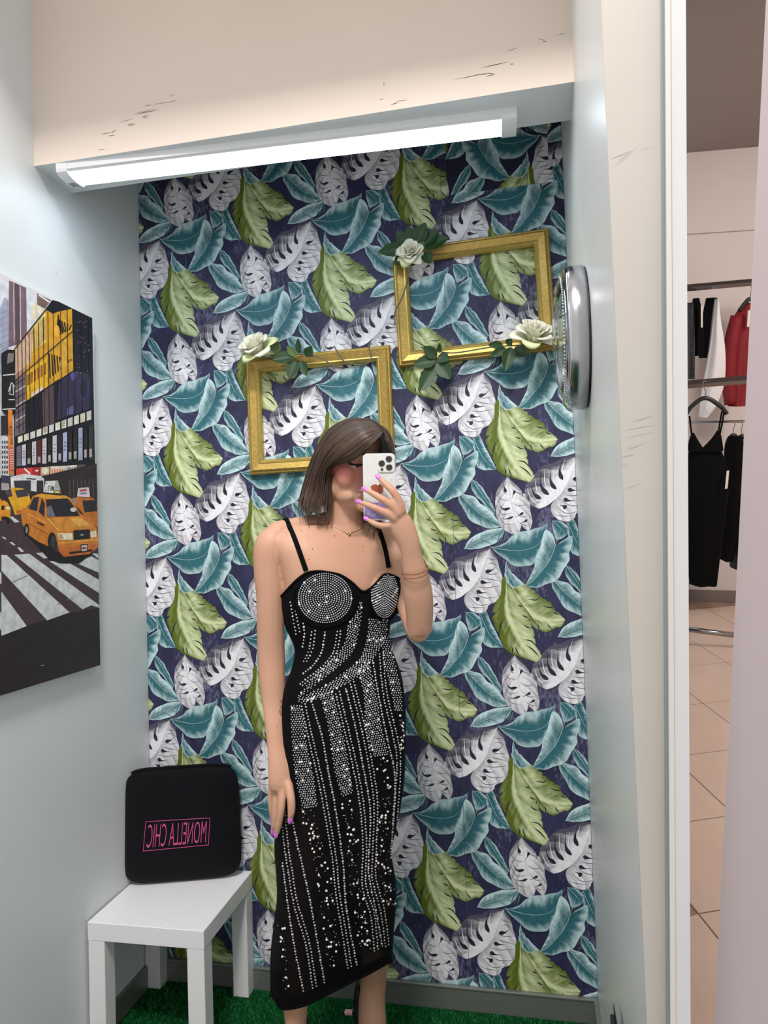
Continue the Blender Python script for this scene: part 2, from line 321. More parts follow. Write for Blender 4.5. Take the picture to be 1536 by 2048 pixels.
O2 = np.array([P(800+858*.2474, 1000+500*.2474, D)[0], P(800+858*.2474, 1000+500*.2474, D)[2]])
LV = np.concatenate([l[0] for l in LEAVES]); LC = np.concatenate([l[2] for l in LEAVES]); LZ = np.concatenate([np.full(len(l[0]), l[3]) for l in LEAVES])
LFo = []; k = 0
for l in LEAVES:
    LFo += [tuple(i+k for i in q) for q in l[1]]; k += len(l[0])
LFo = np.array(LFo)
A1 = np.array([.2672, .2677]); A2 = np.array([0, .5355])
M_print = mat('wallpaper_leaf_print', (200, 200, 200), .5, spec=.35, attr=True, var=.10, vscale=90, stretch=(1, 1, .6), detail=6)
def paper(name, parent, x0, x1, z0, z1, off=(0, 0), y0=0.0, base=None, flip=False):
    V = []; F = []; C = []; n = 0
    lo = LV.min(0)-O2; hi = LV.max(0)-O2
    for i in range(-9, 10):
        for j in range(-12, 13):
            o = A1*i+A2*j+np.array(off)+O2
            if o[0]+hi[0] < x0 or o[0]+lo[0] > x1 or o[1]+hi[1] < z0 or o[1]+lo[1] > z1: continue
            q = LV-O2
            if flip: q = q*[-1, 1]
            q = q+o
            V.append(np.stack([q[:, 0], D-.0004-y0-LZ*.00006, q[:, 1]], -1)); F.append(LFo+n); C.append(LC); n += len(q)
    V = np.concatenate(V); F = np.concatenate(F); C = np.concatenate(C)
    c = V[F]                                        # cull faces wholly outside, squeeze the rest to the border
    keep = (c[..., 0].max(1) > x0) & (c[..., 0].min(1) < x1) & (c[..., 2].max(1) > z0) & (c[..., 2].min(1) < z1)
    F = F[keep]; used = np.unique(F); m = np.zeros(len(V), int); m[used] = np.arange(len(used)); V = V[used]; C = C[used]; F = m[F]
    V[:, 0] = np.clip(V[:, 0], x0, x1); V[:, 2] = np.clip(V[:, 2], z0, z1)
    if base is not None:
        b = np.array([(x0, D-.0003-y0, z0), (x1, D-.0003-y0, z0), (x1, D-.0003-y0, z1), (x0, D-.0003-y0, z1)])
        F = [tuple(q) for q in F]+[tuple(len(V)+i for i in range(4))]; V = np.concatenate([V, b]); C = np.concatenate([C, np.broadcast_to(NAVY, (4, 3))])
    o = mk(name, V, F, M_print, parent, cols=C)
    return o
wb = bpy.data.objects['wall_back']
paper('wallpaper_leaf_print', wb, XL+.001, XR-.001, ZBT, HC+1.30)
pa = P(889, 262, D); pb = P(1000, 378, D); pc = P(1124, 262, D)
p1 = paper('wallpaper_patch', wb, pa[0], XR-.03, pb[2], HC+1.30, off=(.11, .17), y0=.0016, base=1, flip=True)
pd = P(1096, 300, D); pe = P(1122, 318, D)
paper('wallpaper_patch', wb, pd[0], XR-.001, pe[2], HC+1.30, off=(.02, -.12), y0=.0034, base=1)
# paper seams
sm = MB()
for px in (890,):
    x = P(px, 600, D)[0]; sm.add(*box(x-.0006, x+.0006, D-.0022, D-.0003, ZBT, HC+1.2))
sm.build('wallpaper_seam', mat('seam', (78, 78, 104), .6), wb)
# ------------------------------------------------------------------ strip light under the beam
M_white = mat('lamp_housing', (226, 228, 232), .35, var=.02)
M_diff = mat('lamp_diffuser', (255, 255, 255), .4, emit=(222, 241, 255), estr=LAMP_STRENGTH)
ax0 = np.array([-1.205, 1.692, 0]); ax1 = np.array([.004, 1.752, 0]); e = (ax1-ax0)/np.linalg.norm(ax1-ax0); nrm = np.array([-e[1], e[0], 0]); LL = np.linalg.norm(ax1-ax0)
lamp = empty('strip_light', (ax0+ax1)/2+[0, 0, ZB-.045], 'long white LED strip light fixed under the cream beam', 'light')
def bar(prof, s0, s1, parent, name, m, smooth=False):       # profile (across, z) swept along the lamp
    V = []; n = len(prof)
    for s in (s0, s1):
        for a, z in prof: V.append(ax0+e*s+nrm*a+[0, 0, ZB+z])
    F = [(j, (j+1) % n, n+(j+1) % n, n+j) for j in range(n)]+[tuple(range(n-1, -1, -1)), tuple(range(n, 2*n))]
    return mk(name, np.array(V), F, m, parent, smooth=smooth)
half = [(.036*math.cos(t), -.0225-.008*math.sin(t)) for t in np.linspace(0, math.pi, 13)]
bar([(-.044, 0), (.044, 0), (.044, -.018), (.037, -.0225), (-.037, -.0225), (-.044, -.018)], .002, LL-.002, lamp, 'housing', M_white)
bar(half, .030, LL-.036, lamp, 'diffuser', M_diff)
capp = [(-.045, 0), (.045, 0), (.045, -.018)]+[(.043*math.cos(t), -.0225-.0095*math.sin(t)) for t in np.linspace(.15, math.pi-.15, 11)]+[(-.045, -.016)]
c1 = bar(capp, 0, .030, lamp, 'end_cap', M_white); bar(capp, LL-.036, LL, lamp, 'end_cap', M_white)
vv = MB()
for k in range(4): vv.add(*hexa(*[[ax0+e*(.006+.0055*k+d)+nrm*a+[0, 0, ZB+z] for d, a, z in ((0, .002, -.0318), (.0022, .002, -.0318), (.0022, .026, -.0292), (0, .026, -.0292))] if q == 0 else [ax0+e*(.006+.0055*k+d)+nrm*a+[0, 0, ZB+z-.0022] for d, a, z in ((0, .002, -.0318), (.0022, .002, -.0318), (.0022, .026, -.0292), (0, .026, -.0292))] for q in (0, 1)]))
vv.build('vent_slot', mat('vent_grey', (150, 150, 155), .6), c1)

# ------------------------------------------------------------------ scuffs on the beam and partition
M_scuff = mat('scuff', (92, 78, 70), .9, spec=.1); M_scuff2 = mat('faint_scuff', (168, 160, 154), .8, spec=.2)
def scuffs(name, parent, lines, plane, w=1.4, m=None):
    b = MB()
    for (x0, y0, x1, y1) in lines:
        A = plane(x0, y0); B = plane(x1, y1); d = B-A; l = np.linalg.norm(d)
        n = np.cross(d/l, CAM-A); n /= np.linalg.norm(n); ww = w*.0011*RNG.uniform(.4, 1.0)
        b.add([A, A+d*.4+n*ww*.7, B, A+d*.5-n*ww*.5], [(0, 1, 2, 3)])
    return b.build(name, m or M_scuff, parent, kind='stuff')
LN = [(200, 269, 226, 264), (222, 266, 233, 259), (215, 272, 232, 270), (236, 246, 270, 236), (252, 249, 270, 247), (255, 252, 272, 248), (264, 228, 325, 215), (266, 229, 322, 219), (284, 234, 299, 230), (284, 236, 297, 235), (305, 209, 352, 202), (288, 211, 305, 210), (338, 193, 348, 188), (342, 203, 354, 201), (194, 300, 212, 298),
      (905, 160, 985, 144), (960, 136, 1020, 123), (948, 150, 982, 147), (970, 153, 990, 149), (975, 146, 992, 149), (1012, 103, 1040, 94), (1075, 77, 1090, 80), (1084, 82, 1094, 83), (1112, 70, 1136, 66), (1134, 54, 1138, 54), (768, 163, 768, 172), (790, 203, 818, 199), (780, 210, 800, 204), (1020, 128, 1028, 128), (758, 199, 768, 198)]
scuffs('scuff_marks', beam, LN, lambda a, b: P(a, b, YF-.0005))
scuffs('scuff_marks', wr, [(1242, 862, 1318, 848), (1246, 905, 1300, 880), (1240, 900, 1290, 888), (1246, 878, 1312, 862), (1240, 915, 1275, 907), (1222, 338, 1275, 298), (1226, 330, 1280, 290), (1275, 302, 1315, 292), (1260, 845, 1310, 830), (1238, 925, 1262, 935), (1245, 980, 1285, 965), (1218, 320, 1268, 300)], lambda a, b: P(a, b, YN-.0046), w=.8, m=M_scuff2)
scuffs('scuff_marks', bpy.data.objects['wall_left'], [(96, 515, 99, 520), (88, 508, 94, 511), (137, 499, 139, 500), (112, 540, 114, 552), (228, 1290, 256, 1270), (208, 1642, 212, 1650), (146, 1702, 150, 1701), (216, 612, 222, 650), (156, 1900, 160, 1903)], lambda a, b: onX(a, b, XL+.0005), w=.7, m=M_scuff2)

# ------------------------------------------------------------------ gold frames on the wallpaper
def goldmat():
    m = mat('gold_leaf', (176, 148, 78), .40, metal=.6, var=.25, vscale=160, bump=.25, bscale=240); return m
M_gold = goldmat(); M_gold2 = mat('gold_edge', (198, 172, 96), .34, metal=.65, var=.15, vscale=120)
def frame(cx, cz, w, h, rot, label, fw=.047):
    th = .022; yb = D-.004
    e0 = empty('picture_frame', (cx, yb, cz-h/2), label, 'frame', 'empty gold frames')
    c, s = math.cos(rot), math.sin(rot)
    def pt(x, z, y): return np.array([cx+c*x-s*z, y, cz+s*x+c*z])
    def sides(prof, name, m):                       # profile: (inset from the outer edge, height off the wall)
        for k in range(4):
            cs = [(-w/2, -h/2), (w/2, -h/2), (w/2, h/2), (-w/2, h/2)]; a = np.array(cs[k]); b = np.array(cs[(k+1) % 4])
            sg = lambda q, i: np.array([q[0]-math.copysign(i, q[0]), q[1]-math.copysign(i, q[1])])
            V = []; n = len(prof)
            for q in (a, b):
                for i, y in prof: u = sg(q, i); V.append(pt(u[0], u[1], yb-y))
            F = [(j, (j+1) % n, n+(j+1) % n, n+j) for j in range(n)]+[tuple(range(n)), tuple(range(2*n-1, n-1, -1))]
            mk(name, np.array(V), F, m, e0)
    sides([(0, 0), (0, .012), (.004, .017), (.008, .017), (.0095, .021), (.014, .024), (fw-.013, .018), (fw-.013, 0)], 'rail', M_gold)
    sides([(fw-.0128, 0), (fw-.0128, .0195), (fw-.009, .0205), (fw-.004, .016), (fw, .010), (fw, 0)], 'inner_lip', M_gold2)
    return e0
frame(-.6445, HC+.408, .478, .378, math.radians(.6), 'left lower gold frame with one white rose at its top left corner')
frame(-.147, HC+.719, .478, .368, math.radians(1.6), 'right upper gold frame with a white rose at two corners')

# ------------------------------------------------------------------ white roses with leaf sprigs
M_pet = mat('rose_petal', (236, 234, 214), .55, spec=.3, var=.05, vscale=30, sss=.15, sssr=(1, 1, .8), bump=.15, bscale=60)
M_pet2 = mat('rose_petal_green', (214, 222, 172), .55, spec=.3, var=.06, vscale=30)
M_leaf = mat('rose_leaf', (32, 64, 28), .5, spec=.45, var=.25, vscale=40, bump=.3, bscale=90)
M_leaf2 = mat('rose_leaf_pale', (92, 118, 66), .45, spec=.4, var=.2, vscale=40, bump=.3, bscale=90)
M_stem = mat('rose_stem', (96, 92, 80), .6, var=.2, vscale=50)
def frame3(n, up=(0, 0, 1)):
    n = np.asarray(n, float); n /= np.linalg.norm(n); a = np.cross(up, n); a /= np.linalg.norm(a); b = np.cross(n, a); return a, b, n
def petal(parent, c, ax, ang, r0, h, op, A, m, curl=.3, seed=0):
    a, b, n = ax; nu, nv = 11, 8; V = []
    rg = np.random.default_rng(seed); ph = rg.uniform(0, 6); wob = rg.uniform(.02, .06)
    for lay in (0, 1):
        for i in range(nv):
            v = i/(nv-1)
            for j in range(nu):
                u = j/(nu-1)*2-1
                sp = A*(math.sin(math.pi*min(1, .12+.62*v**.75)))
                vv = v*(1-.22*u*u*v)
                r = r0+op*vv**1.5+.004*math.cos(u*2+ph)*vv+wob*.06*math.sin(5*u+ph)*v*v; z = h*vv-curl*h*vv**5
                th = ang+u*sp; rr = r-lay*.0012
                V.append(c+a*(rr*math.cos(th))+b*(rr*math.sin(th))+n*(z-lay*.0004))
    F = []; N = nu*nv
    for i in range(nv-1):
        for j in range(nu-1):
            q = (i*nu+j, i*nu+j+1, (i+1)*nu+j+1, (i+1)*nu+j); F += [q, tuple(N+t for t in q[::-1])]
    edge = [j for j in range(nu)]+[i*nu+nu-1 for i in range(1, nv)]+[(nv-1)*nu+j for j in range(nu-2, -1, -1)]+[i*nu for i in range(nv-2, 0, -1)]
    for p, q in zip(edge, edge[1:]+edge[:1]): F.append((q, p, N+p, N+q))
    return mk('petal', np.array(V), F, m, parent, smooth=True)
def rose_leaf(parent, base, d, nrm, L, Wd, m, fold=.25, droop=.15):
    d = np.asarray(d, float); d /= np.linalg.norm(d); nrm = np.asarray(nrm, float); nrm -= d*(nrm@d); nrm /= np.linalg.norm(nrm); s = np.cross(nrm, d)
    nu, nv = 7, 12; V = []
    for lay in (0, 1):
        for i in range(nv):
            v = i/(nv-1); w = Wd*.5*(math.sin(math.pi*v**.8)**.85)*(1+.06*math.sin(v*30))+.0004
            for j in range(nu):
                u = j/(nu-1)*2-1
                V.append(base+d*(L*v)+s*(w*u)+nrm*(fold*w*abs(u)-droop*L*v*v-lay*.0008))
    F = []; N = nu*nv
    for q in grid_faces(nv, nu): F += [q, tuple(N+t for t in q[::-1])]
    return mk('leaf', np.array(V), F, m, parent, smooth=True)
def rose(c, n, R, seed, label, stems, leaves, m1=None, outer=9):
    rg = np.random.default_rng(seed); ax = frame3(n)
    e0 = empty('artificial_rose', c, label, 'rose', 'artificial white roses')
    c = np.asarray(c, float); h0 = R*1.35; k = 0
    for ring, (cnt, r0, h, op, A, cu) in enumerate(((3, .06, 1.0, .08, 1.5, .1), (4, .12, 1.02, .2, 1.1, .18), (5, .18, 1.0, .46, .95, .22), (outer//2, .18, .92, .74, .9, .36), (outer-outer//2, .16, .66, .98, .85, .5))):
        for q in range(cnt):
            an = 2*math.pi*(q+.37*ring)/cnt+rg.uniform(-.2, .2); k += 1
            petal(e0, c, ax, an, r0*R, h*h0*rg.uniform(.92, 1.06), op*R*rg.uniform(.9, 1.1), A, M_pet2 if ring == 4 and q % 2 == 0 else M_pet, cu, seed*50+k)
    V, F = ellipsoid(c+ax[2]*R*.05, (R*.18, R*.18, R*.2), 10, 6); mk('calyx', V, F, M_leaf2, e0, smooth=True)
    for st in stems:
        V, F = tube(spline(st, 24), .0022, 6); mk('stem', V, F, M_stem, e0, smooth=True)
    for (px, py, y, qx, qy, wd, mm) in leaves:        # leaf from (px, py) to (qx, qy)
        A = P(px, py, y); B = P(qx, qy, y-.012); rose_leaf(e0, A, B-A, np.array([.1*rg.uniform(-1, 1), -1, .25*rg.uniform(-1, 1)]), np.linalg.norm(B-A), wd*1.2, mm, fold=rg.uniform(.15, .4), droop=-rg.uniform(0, .12))
    return e0
yl = D-.05
rose(P(522, 712, D-.05), (-.18, -.72, .62), .061, 3, 'white rose on the top left corner of the lower frame', [[P(535, 716, yl), P(600, 708, yl), P(640, 716, yl), P(672, 734, yl), P(688, 734, D-.03)], [P(668, 692, yl), P(688, 722, yl+.01), P(722, 730, yl), P(742, 720, yl), P(737, 690, yl), P(744, 688, yl)]],
     [(556, 706, yl, 545, 678, .03, M_leaf2), (590, 712, yl, 545, 722, .036, M_leaf), (592, 722, yl, 578, 757, .036, M_leaf), (602, 722, yl, 614, 752, .026, M_leaf), (612, 714, yl, 624, 692, .026, M_leaf), (598, 708, yl, 596, 676, .014, M_leaf), (592, 712, yl, 574, 692, .022, M_leaf2)])
rose(P(823, 512, D-.03), (.05, -1, .12), .046, 5, 'white rose facing out on the top left corner of the upper frame', [[P(822, 535, yl), P(806, 590, yl), P(790, 625, yl), P(790, 650, yl)]],
     [(810, 495, yl, 756, 506, .034, M_leaf), (815, 490, yl, 792, 462, .03, M_leaf), (825, 485, yl, 816, 452, .032, M_leaf), (835, 486, yl, 852, 446, .038, M_leaf), (846, 492, yl, 898, 478, .042, M_leaf), (850, 505, yl, 862, 528, .03, M_leaf), (806, 515, yl, 790, 530, .028, M_leaf), (848, 488, yl, 880, 462, .03, M_leaf)])
rose(P(1064, 692, D-.06), (.22, -.70, .72), .064, 8, 'large pale rose on the lower right corner of the upper frame', [[P(1052, 690, yl), P(985, 694, yl), P(900, 706, yl), P(850, 692, yl), P(822, 676, D-.03)]],
     [(1030, 694, yl, 1052, 714, .034, M_leaf), (1022, 694, yl, 1010, 744, .032, M_leaf), (1006, 690, yl, 976, 690, .02, M_leaf), (1012, 696, yl, 980, 714, .022, M_leaf), (1014, 690, yl, 1024, 678, .02, M_leaf),
      (872, 722, yl, 826, 730, .036, M_leaf), (872, 730, yl, 840, 784, .042, M_leaf), (876, 722, yl, 902, 760, .04, M_leaf), (874, 714, yl, 846, 694, .03, M_leaf), (876, 712, yl, 900, 722, .03, M_leaf), (878, 706, yl, 880, 686, .012, M_leaf)])

# ------------------------------------------------------------------ chrome wall clock on the right partition
CY, CZ, CRad = 1.640, HC+.433, .158
M_chrome = mat('clock_chrome', (206, 206, 212), .10, metal=1., var=.02)
M_brush = mat('clock_case_brushed', (186, 186, 190), .22, metal=1., var=.05, vscale=30, stretch=(40, 1, 1))
M_rub = mat('clock_back_rubber', (24, 24, 28), .6)
Mck = np.array([[0, 0, -1, XR], [0, 1, 0, CY], [1, 0, 0, CZ], [0, 0, 0, 1.]])
ck = empty('wall_clock', (XR, CY, CZ-CRad), 'round chrome wall clock with domed glass on the right partition', 'clock')
def lat(name, prof, m, n=64): V, F = lathe(prof, n, Mck); return mk(name, V, F, m, ck, smooth=True)
lat('back_gasket', [(0.001, .0005), (CRad-.004, .0005), (CRad-.004, .005), (CRad-.006, .0055)], M_rub)
lat('case', [(CRad-.008, .0045), (CRad, .005), (CRad, .038), (CRad-.002, .040)], M_brush)
lat('bezel', [(CRad-.001, .039), (CRad-.002, .043), (CRad-.006, .046), (CRad-.010, .046), (CRad-.012, .049), (CRad-.017, .052), (CRad-.022, .051), (CRad-.024, .044), (CRad-.024, .030)], M_chrome)
lat('dial', [(0.0005, .030), (CRad-.024, .030)], mat('clock_dial', (228, 228, 226), .5, var=.03))
b = MB()
for k in range(110):
    t = 2*math.pi*k/110; v, f = ellipsoid((0, 0, 0), (.0026, .0026, .0026), 6, 4); c = Mck@np.array([(CRad-.022)*math.cos(t), (CRad-.022)*math.sin(t), .053, 1]); b.add(v+c[:3], f)
b.build('crystal_trim', M_chrome, ck, smooth=True, kind='stuff')
for ang, ln, w in ((2.2, .07, .006), (.4, .10, .004)):
    d = np.array([math.cos(ang), math.sin(ang)]); q = np.array([-d[1], d[0]])*w/2
    pts = [np.r_[-d*.015-q, .034], np.r_[-d*.015+q, .034], np.r_[d*ln+q*.4, .034], np.r_[d*ln-q*.4, .034]]
    pts2 = [np.r_[x[:2], .0355] for x in pts]; tr = lambda L: [(Mck@np.r_[x, 1])[:3] for x in L]
    V, F = hexa(tr(pts), tr(pts2)); mk('clock_hand', V, F, M_rub, ck)
glass = bpy.data.materials.new('clock_glass'); glass.use_nodes = True; gb = glass.node_tree.nodes['Principled BSDF']
gb.inputs['Transmission Weight'].default_value = 1; gb.inputs['Roughness'].default_value = .02; gb.inputs['IOR'].default_value = 1.3
gb.inputs['Base Color'].default_value = (.93, .97, .96, 1)
lat('domed_glass', [(CRad-.024, .048), (CRad-.032, .055), (CRad*.6, .066), (CRad*.3, .0705), (.0005, .072), (.0005, .069), (CRad*.3, .0675), (CRad*.6, .063), (CRad-.034, .052), (CRad-.024, .046)], glass)

# ------------------------------------------------------------------ side table and cushion
M_lack = mat('white_laminate', (232, 232, 236), .38, spec=.45, var=.012, vscale=20)
SX, SY, SROT, SS, SH = -1.2608, 1.8111, .0107, .35, HC-1.0495
cs, sn = math.cos(SROT), math.sin(SROT)
def tb(x0, x1, y0, y1, z0, z1, w=.0012):
    V, F = bbox(x0, x1, y0, y1, z0, z1, w, 1); R = np.array([[cs, -sn, 0], [sn, cs, 0], [0, 0, 1]]); return V@R.T+[SX, SY, 0], F
st = empty('side_table', (SX+.175, SY+.175, 0), 'small square white side table in the corner under the black cushion', 'table')
mk('table_top', *tb(0, SS, 0, SS, SH-.05, SH), M_lack, st)
for a in (0.001, SS-.051):
    for b_ in (0.001, SS-.051): mk('leg', *tb(a, a+.05, b_, b_+.05, 0, SH-.0503), M_lack, st)

M_velvet = mat('black_velvet', (10, 10, 16), .85, spec=.15, var=.3, vscale=12, sheen=.08, bump=.2, bscale=30)
M_pink = mat('pink_thread', (206, 74, 142), .6, var=.12, vscale=200)
# cushion front plane through four points: bottom edge on the table, leaning back on the wall
QBL = onZ(250, 1776, SH+.006); QBR = onZ(476, 1757, SH+.006)
ux = QBR-QBL; ux[2] = 0; CWd = np.linalg.norm(ux); ux /= CWd
hor = np.array([ux[1], -ux[0], 0]); hor *= np.sign(hor@(CAM-QBL))          # towards the viewer
tilt = math.radians(2.5); uz = np.array([0, 0, 1])*math.cos(tilt)-hor*math.sin(tilt); un = np.cross(ux, uz); un *= np.sign(un@(CAM-QBL))
cc = (QBL+QBR)/2
top = None
for hh in np.arange(.2, .45, .002):
    if proj(cc+uz*hh)[1] < 1540: CH = hh; break
def cush(u, v, side):           # u, v in -1..1; rounded-square pillow
    a = CWd/2+.012; b_ = CH/2
    k = 7.0; r = (abs(u)**k+abs(v)**k)
    x = a*u*(1-.055*v**2*0+.0); z = b_*v
    # squircle corners
    m = max(abs(u), abs(v)); L = (abs(u)**k+abs(v)**k)**(1/k) if m > 0 else 1
    f = m/L if L > 0 else 1
    x *= f*(1-.035*(v+1)/2); z *= f
    t = .026*(max(0, 1-m**3.2))**.5
    sag = -.010*(1-u*u) if v < 0 else 0
    return cc+ux*x+uz*(z+b_+sag*0)+un*(side*t-.022)
cu = empty('cushion', cc, 'black velvet square cushion with pink mirrored lettering leaning on the white table', 'cushion')
n = 33; V = []; F = []
for s_ in (1, -1):
    for i in range(n):
        for j in range(n): V.append(cush(j/(n-1)*2-1, i/(n-1)*2-1, s_))
for q in grid_faces(n, n): F += [q, tuple(n*n+t for t in q[::-1])]
V = np.array(V); V[:, 2] = np.maximum(V[:, 2], SH+.0015)
bd = MB(); cb = mk('cushion_body', V, F, M_velvet, cu, smooth=True)
for t in np.linspace(-.9, .9, 44):
    c = cush(t, 1.0, 1); v, f = ellipsoid(c+uz*.003, (.0055, .0055, .0055), 7, 5); bd.add(v, f)
bd.build('bobble_trim', M_velvet, cu, smooth=True, kind='stuff')
bv = BVHTree.FromPolygons([Vector(x) for x in V], F)
def hit(bvh, px, py, lift=.001):
    d = Vector(ray(px, py)).normalized(); r = bvh.ray_cast(Vector(CAM), d)
    if r[0] is None: return None
    nn = np.array(r[1]); nn *= -np.sign(nn@np.array(d)); return np.array(r[0])+nn*lift
TL, TR, BR, BL = (np.array(x) for x in ((291.8, 1643.2), (420, 1635.7), (417, 1689.6), (286.7, 1702)))
def bil(u, v): return (TL*(1-u)+TR*u)*(1-v)+(BL*(1-u)+BR*u)*v
lt = MB()
for A, B in ((TL, TR), (TR, BR), (BR, BL), (BL, TL)):
    pts = [hit(bv, *(A+(B-A)*t), .0012) for t in np.linspace(0, 1, 9)]; v, f = tube(pts, .0009, 5); lt.add(v, f)
lt.build('stitched_border', M_pink, cu)
def lettering(text, off=0.):
    fc = bpy.data.curves.new('txt', 'FONT'); fc.body = text; fc.size = 1; fc.offset = off; fc.resolution_u = 3
    fo = bpy.data.objects.new('txt', fc); COL.objects.link(fo)
    dg = bpy.context.evaluated_depsgraph_get(); tm = bpy.data.meshes.new_from_object(fo.evaluated_get(dg))
    tv = np.array([tuple(x.co) for x in tm.vertices]); tf = [list(q.vertices) for q in tm.polygons]
    bpy.data.objects.remove(fo); bpy.data.curves.remove(fc); bpy.data.meshes.remove(tm)
    mn, mxx = tv.min(0), tv.max(0); return (tv[:, 0]-mn[0])/(mxx[0]-mn[0]), (tv[:, 1]-mn[1])/(mxx[1]-mn[1]), tf
tu, tw, tf = lettering('MONELLA CHIC', -.012)
Vt = np.array([hit(bv, *bil(.045+.91*(1-a), .90-.80*b_), .0016) for a, b_ in zip(tu, tw)])     # lettering is seen mirrored in the photograph
mk('embroidered_lettering', Vt, tf, M_pink, cu)
# ------------------------------------------------------------------ city street canvas on the left wall
XP = XL+.02
PY1, PZ0, PZ1 = 1.867, HC-.3435, HC+.678
PY0 = 1.36
M_canvas = mat('canvas_edge', (214, 212, 212), .7)
M_cprint = mat('canvas_print', (128, 128, 128), .42, spec=.4, attr=True, var=.24, vscale=46, detail=10)
po = empty('canvas_picture', (XP, (PY0+PY1)/2, PZ0), 'large canvas print of yellow taxis on a city street on the left wall', 'picture')
mk('canvas', *box(XL+.001, XP, PY0, PY1, PZ0, PZ1), M_canvas, po)
PB = MB(); LAY = [0]
def pa_(a, b): return (a*.20833, 540+b*.20833)
def pb_(a, b): return (a*.24414, 900+b*.24414)
def poly(pts, col, tr=pa_, col2=None):
    LAY[0] += 1; q = [onX(*tr(*p), XP) for p in pts]
    q = [(XP+.0001+LAY[0]*.000012, min(max(x[1], PY0), PY1), min(max(x[2], PZ0), PZ1)) for x in q]
    c = np.broadcast_to(s2l(col), (len(q), 3)).copy()
    if col2 is not None: c[len(q)//2:] = s2l(col2)
    PB.add(q, [tuple(range(len(q)))], c)
def pline(a, b, w, col, tr=pa_):
    a, b = np.array(a, float), np.array(b, float); d = b-a; n = np.array([-d[1], d[0]])/(np.hypot(*d)+1e-9)*w/2
    poly([a+n, b+n, b-n, a-n], col, tr)
def pell(cx, cy, rx, ry, col, tr=pa_, n=14): poly([(cx+rx*math.cos(2*math.pi*k/n), cy+ry*math.sin(2*math.pi*k/n)) for k in range(n)], col, tr)
LF = -1500                                         # the print runs on to the left, outside the photograph
poly([(LF, -600), (1000, 300), (1000, 2300), (LF, 2300)], (216, 218, 228))
poly([(LF, -100), (-300, 100), (-300, 2000), (LF, 2000)], (150, 140, 150)); poly([(-300, 300), (-60, 380), (-60, 2000), (-300, 2000)], (176, 176, 190))
poly([(0, 360), (40, 255), (82, 290), (82, 1000), (0, 1000)], (172, 178, 198))
for k in range(9): pline((0, 420+60*k), (80, 380+60*k), 5, (120, 126, 150))
for k in range(4): pline((10+20*k, 360-20*k), (10+20*k, 900), 4, (128, 134, 156))
poly([(85, 100), (250, 170), (258, 640), (160, 720), (80, 740)], (122, 98, 108)); poly([(140, 125), (185, 145), (190, 700), (150, 720)], (92, 72, 82))
for x in (130, 192): pline((x, 110+.42*(x-85)), (x+6, 690), 7, (216, 206, 212))
poly([(300, 325), (340, 318), (432, 372), (300, 520)], (226, 216, 190)); poly([(355, 225), (490, 290), (432, 372), (355, 332)], (120, 96, 90)); pline((372, 240), (480, 312), 14, (226, 226, 224))
poly([(435, 375), (500, 288), (560, 298), (884, 452), (916, 2060), (135, 2060), (130, 760)], (30, 28, 40))
poly([(140, 750), (436, 380), (505, 420), (560, 400), (690, 372), (702, 962), (240, 1275), (140, 1330)], (214, 158, 44))
poly([(150, 745), (300, 560), (300, 880), (140, 1010)], (214, 178, 150)); poly([(300, 560), (436, 395), (440, 690), (300, 790)], (236, 206, 120)); poly([(140, 1010), (240, 930), (240, 1270), (140, 1330)], (176, 132, 112))
for k in range(16): pline((300+9*k, 590-10*k), (304+9*k, 800-9*k), 3, (120, 80, 40))
for k in range(9):
    a = .35*k; pline((560+18*k-60*math.sin(a), 430+12*k), (540+15*k, 640-8*k), 13, (26, 22, 28)); pline((470+25*k, 800+8*k), (480+26*k, 1040-22*k), 12, (34, 28, 30))
pell(600, 900, 26, 60, (226, 196, 70)); pell(545, 590, 26, 60, (238, 178, 60)); poly([(590, 700), (630, 660), (640, 960), (590, 990)], (222, 170, 60))
poly([(250, 980), (450, 840), (455, 1130), (250, 1260)], (232, 180, 44))
for k in range(6): poly([(258+32*k, 1010-22*k), (280+32*k, 995-22*k), (280+32*k, 1100-20*k), (258+32*k, 1115-20*k)], (150, 96, 36))
poly([(300, 1190), (405, 1112), (405, 1150), (300, 1225)], (236, 214, 206))
poly([(140, 1070), (240, 1000), (240, 1560), (140, 1600)], (112, 98, 104)); 
for k in range(7): pline((146, 1100+70*k), (238, 1040+70*k), 12, (196, 190, 196) if k % 2 else (60, 52, 60))
poly([(400, 1180), (470, 1120), (520, 1100), (520, 1480), (410, 1520)], (92, 72, 78)); poly([(560, 1080), (700, 970), (860, 1000), (872, 1330), (540, 1440)], (56, 48, 74)); pell(800, 1140, 70, 120, (60, 54, 92)); pell(800, 1140, 34, 90, (44, 38, 58)); pell(700, 1020, 26, 40, (92, 84, 150)); poly([(640, 1330), (700, 1300), (700, 1380), (640, 1400)], (92, 96, 140))
for k in range(26): pell(720+RNG.uniform(0, 140), 480+RNG.uniform(0, 520), 5, 5, (150, 140, 150), n=6)
for x in (165, 205, 240, 275, 320, 365, 410, 455, 505, 575, 640, 705, 775, 850): pline((x, max(300, 760-1.15*(x-140)) if x < 500 else 300+.42*(x-500)), (x+14, 1560-.25*(x-160)), 6, (42, 36, 44))
pline((140, 755), (440, 380), 10, (40, 34, 40)); pline((140, 1065), (690, 590), 10, (44, 36, 38)); pline((140, 1335), (560, 1055), 12, (34, 28, 32))
def band(u, v): return (160+720*u, (1600-265*u)*(1-v)+(1668-232*u)*v)
for k in range(12): poly([band(k/12+.008, .08), band((k+1)/12-.012, .08), band((k+1)/12-.012, .95), band(k/12+.008, .95)], ((228, 226, 210), (222, 218, 196), (214, 214, 212))[k % 3])
for k in (4, 7):
    for j in range(3): pline(band(k/12+.02, .25+.2*j), band((k+1)/12-.03, .25+.2*j), 6, (90, 90, 96))
